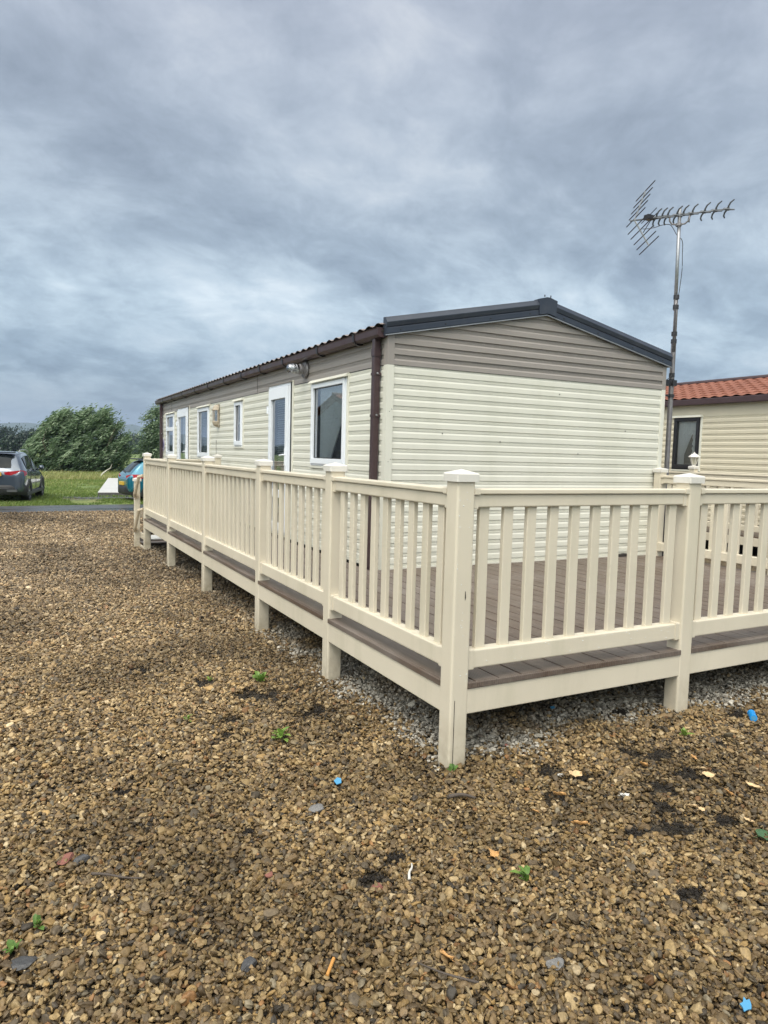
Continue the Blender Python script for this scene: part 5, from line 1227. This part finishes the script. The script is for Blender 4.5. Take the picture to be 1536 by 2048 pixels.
# shells and blue bits
leaf(.363, -.384, .036, .2, .2, 'shell', 'small white shell fragment beside the broad tan leaf', 'shell', 'shell_fragment', curl=.7)
leaf(.49, -.666, .050, -.2, .2, 'shell', 'ragged white shell fragment alone on the right-hand gravel', 'shell', 'shell_fragment', lobes=1, curl=.6)
for o in [o for o in bpy.data.objects if o.name.startswith('shell_fragment')]: o['group'] = 'white shell fragments on the gravel'
def flatbit(x, y, poly, m, label, cat, name, ang=0):
    mb = MB(); mb.prism([(a, b) for a, b in poly], 2, 0, .004); o = mb.build(name, MT[m], None, loc=(x, y, gz(x, y)+.008)); o.rotation_euler = (.25, -.15, ang); return tag(o, label, cat)
flatbit(-.616, .013, [(-.02, -.012), (.004, -.018), (.022, .004), (.012, .020), (-.014, .014)], 'skyp', 'sky-blue plastic chip on the gravel left of the corner post', 'plastic chip', 'plastic_chip', .3)
star = [(.022*q*math.cos(a), .016*q*math.sin(a)) for a, q in ((0, 1.1), (.4, .7), (.8, 1.2), (1.5, .6), (2.1, 1.0), (2.7, .75), (3.3, 1.15), (4.0, .7), (4.6, .9), (5.4, .8))]
flatbit(-.135, -1.70, star, 'skyp', 'sky-blue splayed plastic scrap in the bottom right corner of the gravel', 'plastic scrap', 'plastic_scrap', .3)
flatbit(.942, .325, [(-.014, -.008), (.012, -.010), (.016, .008), (-.010, .010)], 'skyp', 'tiny blue plastic chip in the shade under the decking', 'plastic chip', 'plastic_chip')
T = empty('plastic_tube', (1.9, -.318, gz(1.9, -.318)+.018), .75); tag(T, 'short bright blue plastic tube lying on its side by the right picture edge', 'plastic tube')
mb = MB(); mb.lathe((0, 0, 0), [(.0, -.040), (.020, -.040), (.021, -.036), (.021, .040), (.0225, .044), (.018, .044), (.017, -.03), (0, -.03)], 18, axis=0); mb.build('tube', MT['bluep'], T, smooth=False)
mb = MB(); mb.lathe((0, 0, 0), [(0, -.0415), (.014, -.0415), (.014, -.0402)], 18, axis=0); mb.build('end_cap', MT['skyp'], T)
mb = MB(); mb.tube([(-.030, 0, 0), (.030, .004, .002)], .0052, 8); o = mb.build('plastic_stick', MT['orange'], None, loc=(-1.12, -1.06, gz(0, 0)+.01)); o.rotation_euler = (0, -.15, .75); tag(o, 'short orange plastic stick on the gravel near the bottom, left of middle', 'plastic stick')
# twigs
def twig(x, y, pts, r_, m, label, ang=0):
    mb = MB(); P = smooth_pts([Vector(p) for p in pts]); mb.tube(P, [r_*(1-.6*i/len(P)) for i in range(len(P))], 7); o = mb.build('twig', MT[m], None, True, loc=(x, y, gz(x, y)+.006)); o.rotation_euler = (0, 0, ang); return tag(o, label, 'twig', 'twigs on the gravel')
twig(-1.628, -.319, [(-.085, .01, .006), (-.03, .0, .010), (.04, -.012, .006), (.10, -.012, .004)], .0055, 'twig', 'dark thin twig on the left-hand gravel', -.45)
twig(-.672, -.752, [(-.04, -.002, .004), (-.01, .003, .010), (.02, -.002, .012), (.055, .004, .006)], .0058, 'paletwig', 'short bleached white twig near a dark soil patch, lower middle', .9)
twig(-.18, -.36, [(-.06, 0, .006), (0, .006, .014), (.06, -.004, .006)], .010, 'twig', 'thick dark brown bark twig right of and below the corner post', -.5)
twig(1.50, .20, [(-.30, 0, .01), (-.1, .02, .02), (.1, .0, .02), (.30, -.03, .01)], .006, 'bark', 'long brown cane lying under the edge of the front decking', -.35)
twig(-.83, -1.23, [(-.10, 0, .006), (0, .01, .012), (.09, -.01, .006)], .004, 'twig', 'thin curved dark twig at the bottom edge of the gravel', 2.3)
# weeds
def weed(x, y, s, n, label, sd, tone=(.3, .8)):
    g = np.random.default_rng(sd); vs = []; fs = []; tn = []
    for k in range(n):
        a = g.uniform(0, 6.28); el = g.uniform(.3, 1.3); ln = s*g.uniform(.6, 1.1); w_ = ln*g.uniform(.30, .45)
        base = Vector((g.normal(0, s*.12), g.normal(0, s*.12), g.uniform(0, s*.35))); d = Vector((math.cos(a)*math.cos(el), math.sin(a)*math.cos(el), math.sin(el))); sdv = d.cross(Vector((0, 0, 1))).normalized(); nn = sdv.cross(d)
        o0 = len(vs); P = []
        for t, ww, dr in ((0, .08, 0), (.35, .85, .0), (.7, 1., -.06), (1., .15, -.22)):
            c = base+d*ln*t+Vector((0, 0, dr*ln)); P += [c-sdv*w_*ww*.5+nn*w_*.1*ww, c, c+sdv*w_*ww*.5+nn*w_*.1*ww]
        vs += P
        for i in range(3):
            for j in range(2): fs.append((o0+i*3+j, o0+i*3+j+1, o0+(i+1)*3+j+1, o0+(i+1)*3+j)); tn.append(g.uniform(*tone))
    o = link('weed', np_mesh('weed', np.array([tuple(v) for v in vs]), np.array(fs), MT['weed'], np.array(tn), True), None, (x, y, gz(x, y)-.008)); return tag(o, label, 'weed', 'weeds growing through the gravel')
weed(-.477, 1.596, .085, 22, 'green leafy weed in the gravel left of the second post, the farthest one', 1)
weed(-.685, .614, .080, 20, 'bright green leafy weed in the open gravel left of the corner post', 2, (.5, 1))
weed(1.325, -.309, .050, 14, 'small yellow-green weed below the second front post', 3, (.6, 1))
weed(-1.065, 1.098, .045, 9, 'sparse yellow-green seedling further left than the leafy weeds', 4, (.5, 1))
weed(-.78, 1.75, .040, 8, 'tiny yellow-green seedling just behind the dark patches', 9, (.6, 1))
weed(-1.879, -.477, .045, 8, 'small dark green sprig near the left picture edge', 5, (.0, .4))
weed(-1.945, -.566, .040, 9, 'tiny green sprig at the left picture edge, above the slate piece', 6, (.0, .5))
weed(-.30, -.95, .055, 14, 'flat green moss-like weed at the bottom centre right', 7, (.0, .7))
weed(-.06, -.10, .045, 9, 'dull green sprig on the gravel directly below the corner post', 8, (.0, .3))
# soil crumbs in the dark patches
n = 4200; g = np.random.default_rng(8); pi_ = g.integers(0, len(PATCH), n); PA = np.array(PATCH)
x = PA[pi_, 0]+g.normal(0, .62, n)*PA[pi_, 2]*1.1; y = PA[pi_, 1]+g.normal(0, .62, n)*PA[pi_, 2]*.8
dd = np.hypot((x-PA[pi_, 0])*.8, (y-PA[pi_, 1])*1.15)+3.2*PA[pi_, 2]*(fbm(x, y, .075, 3, 5)-.40); k_ = dd < PA[pi_, 2]*.60; x = x[k_]; y = y[k_]; n = len(x)
s = g.uniform(.002, .007, n); z = zg(x, y)+.020+g.uniform(0, .012, n)
oct_ = np.array([(1, 0, 0), (-1, 0, 0), (0, 1, 0), (0, -1, 0), (0, 0, 1), (0, 0, -1)], float); ft = np.array([(0, 2, 4), (2, 1, 4), (1, 3, 4), (3, 0, 4), (2, 0, 5), (1, 2, 5), (3, 1, 5), (0, 3, 5)])
v = (oct_[None]*s[:, None, None]*g.uniform(.5, 1.4, (n, 6, 1))+np.stack([x, y, z], 1)[:, None]).reshape(-1, 3); f = (ft[None]+6*np.arange(n)[:, None, None]).reshape(-1, 3)
o = bpy.data.objects.new('soil_crumbs', np_mesh('soil_crumbs', v, f, MT['soil'])); COL.objects.link(o); tag(o, 'dark damp soil crumbs in patches among the gravel stones', 'soil', kind='stuff')
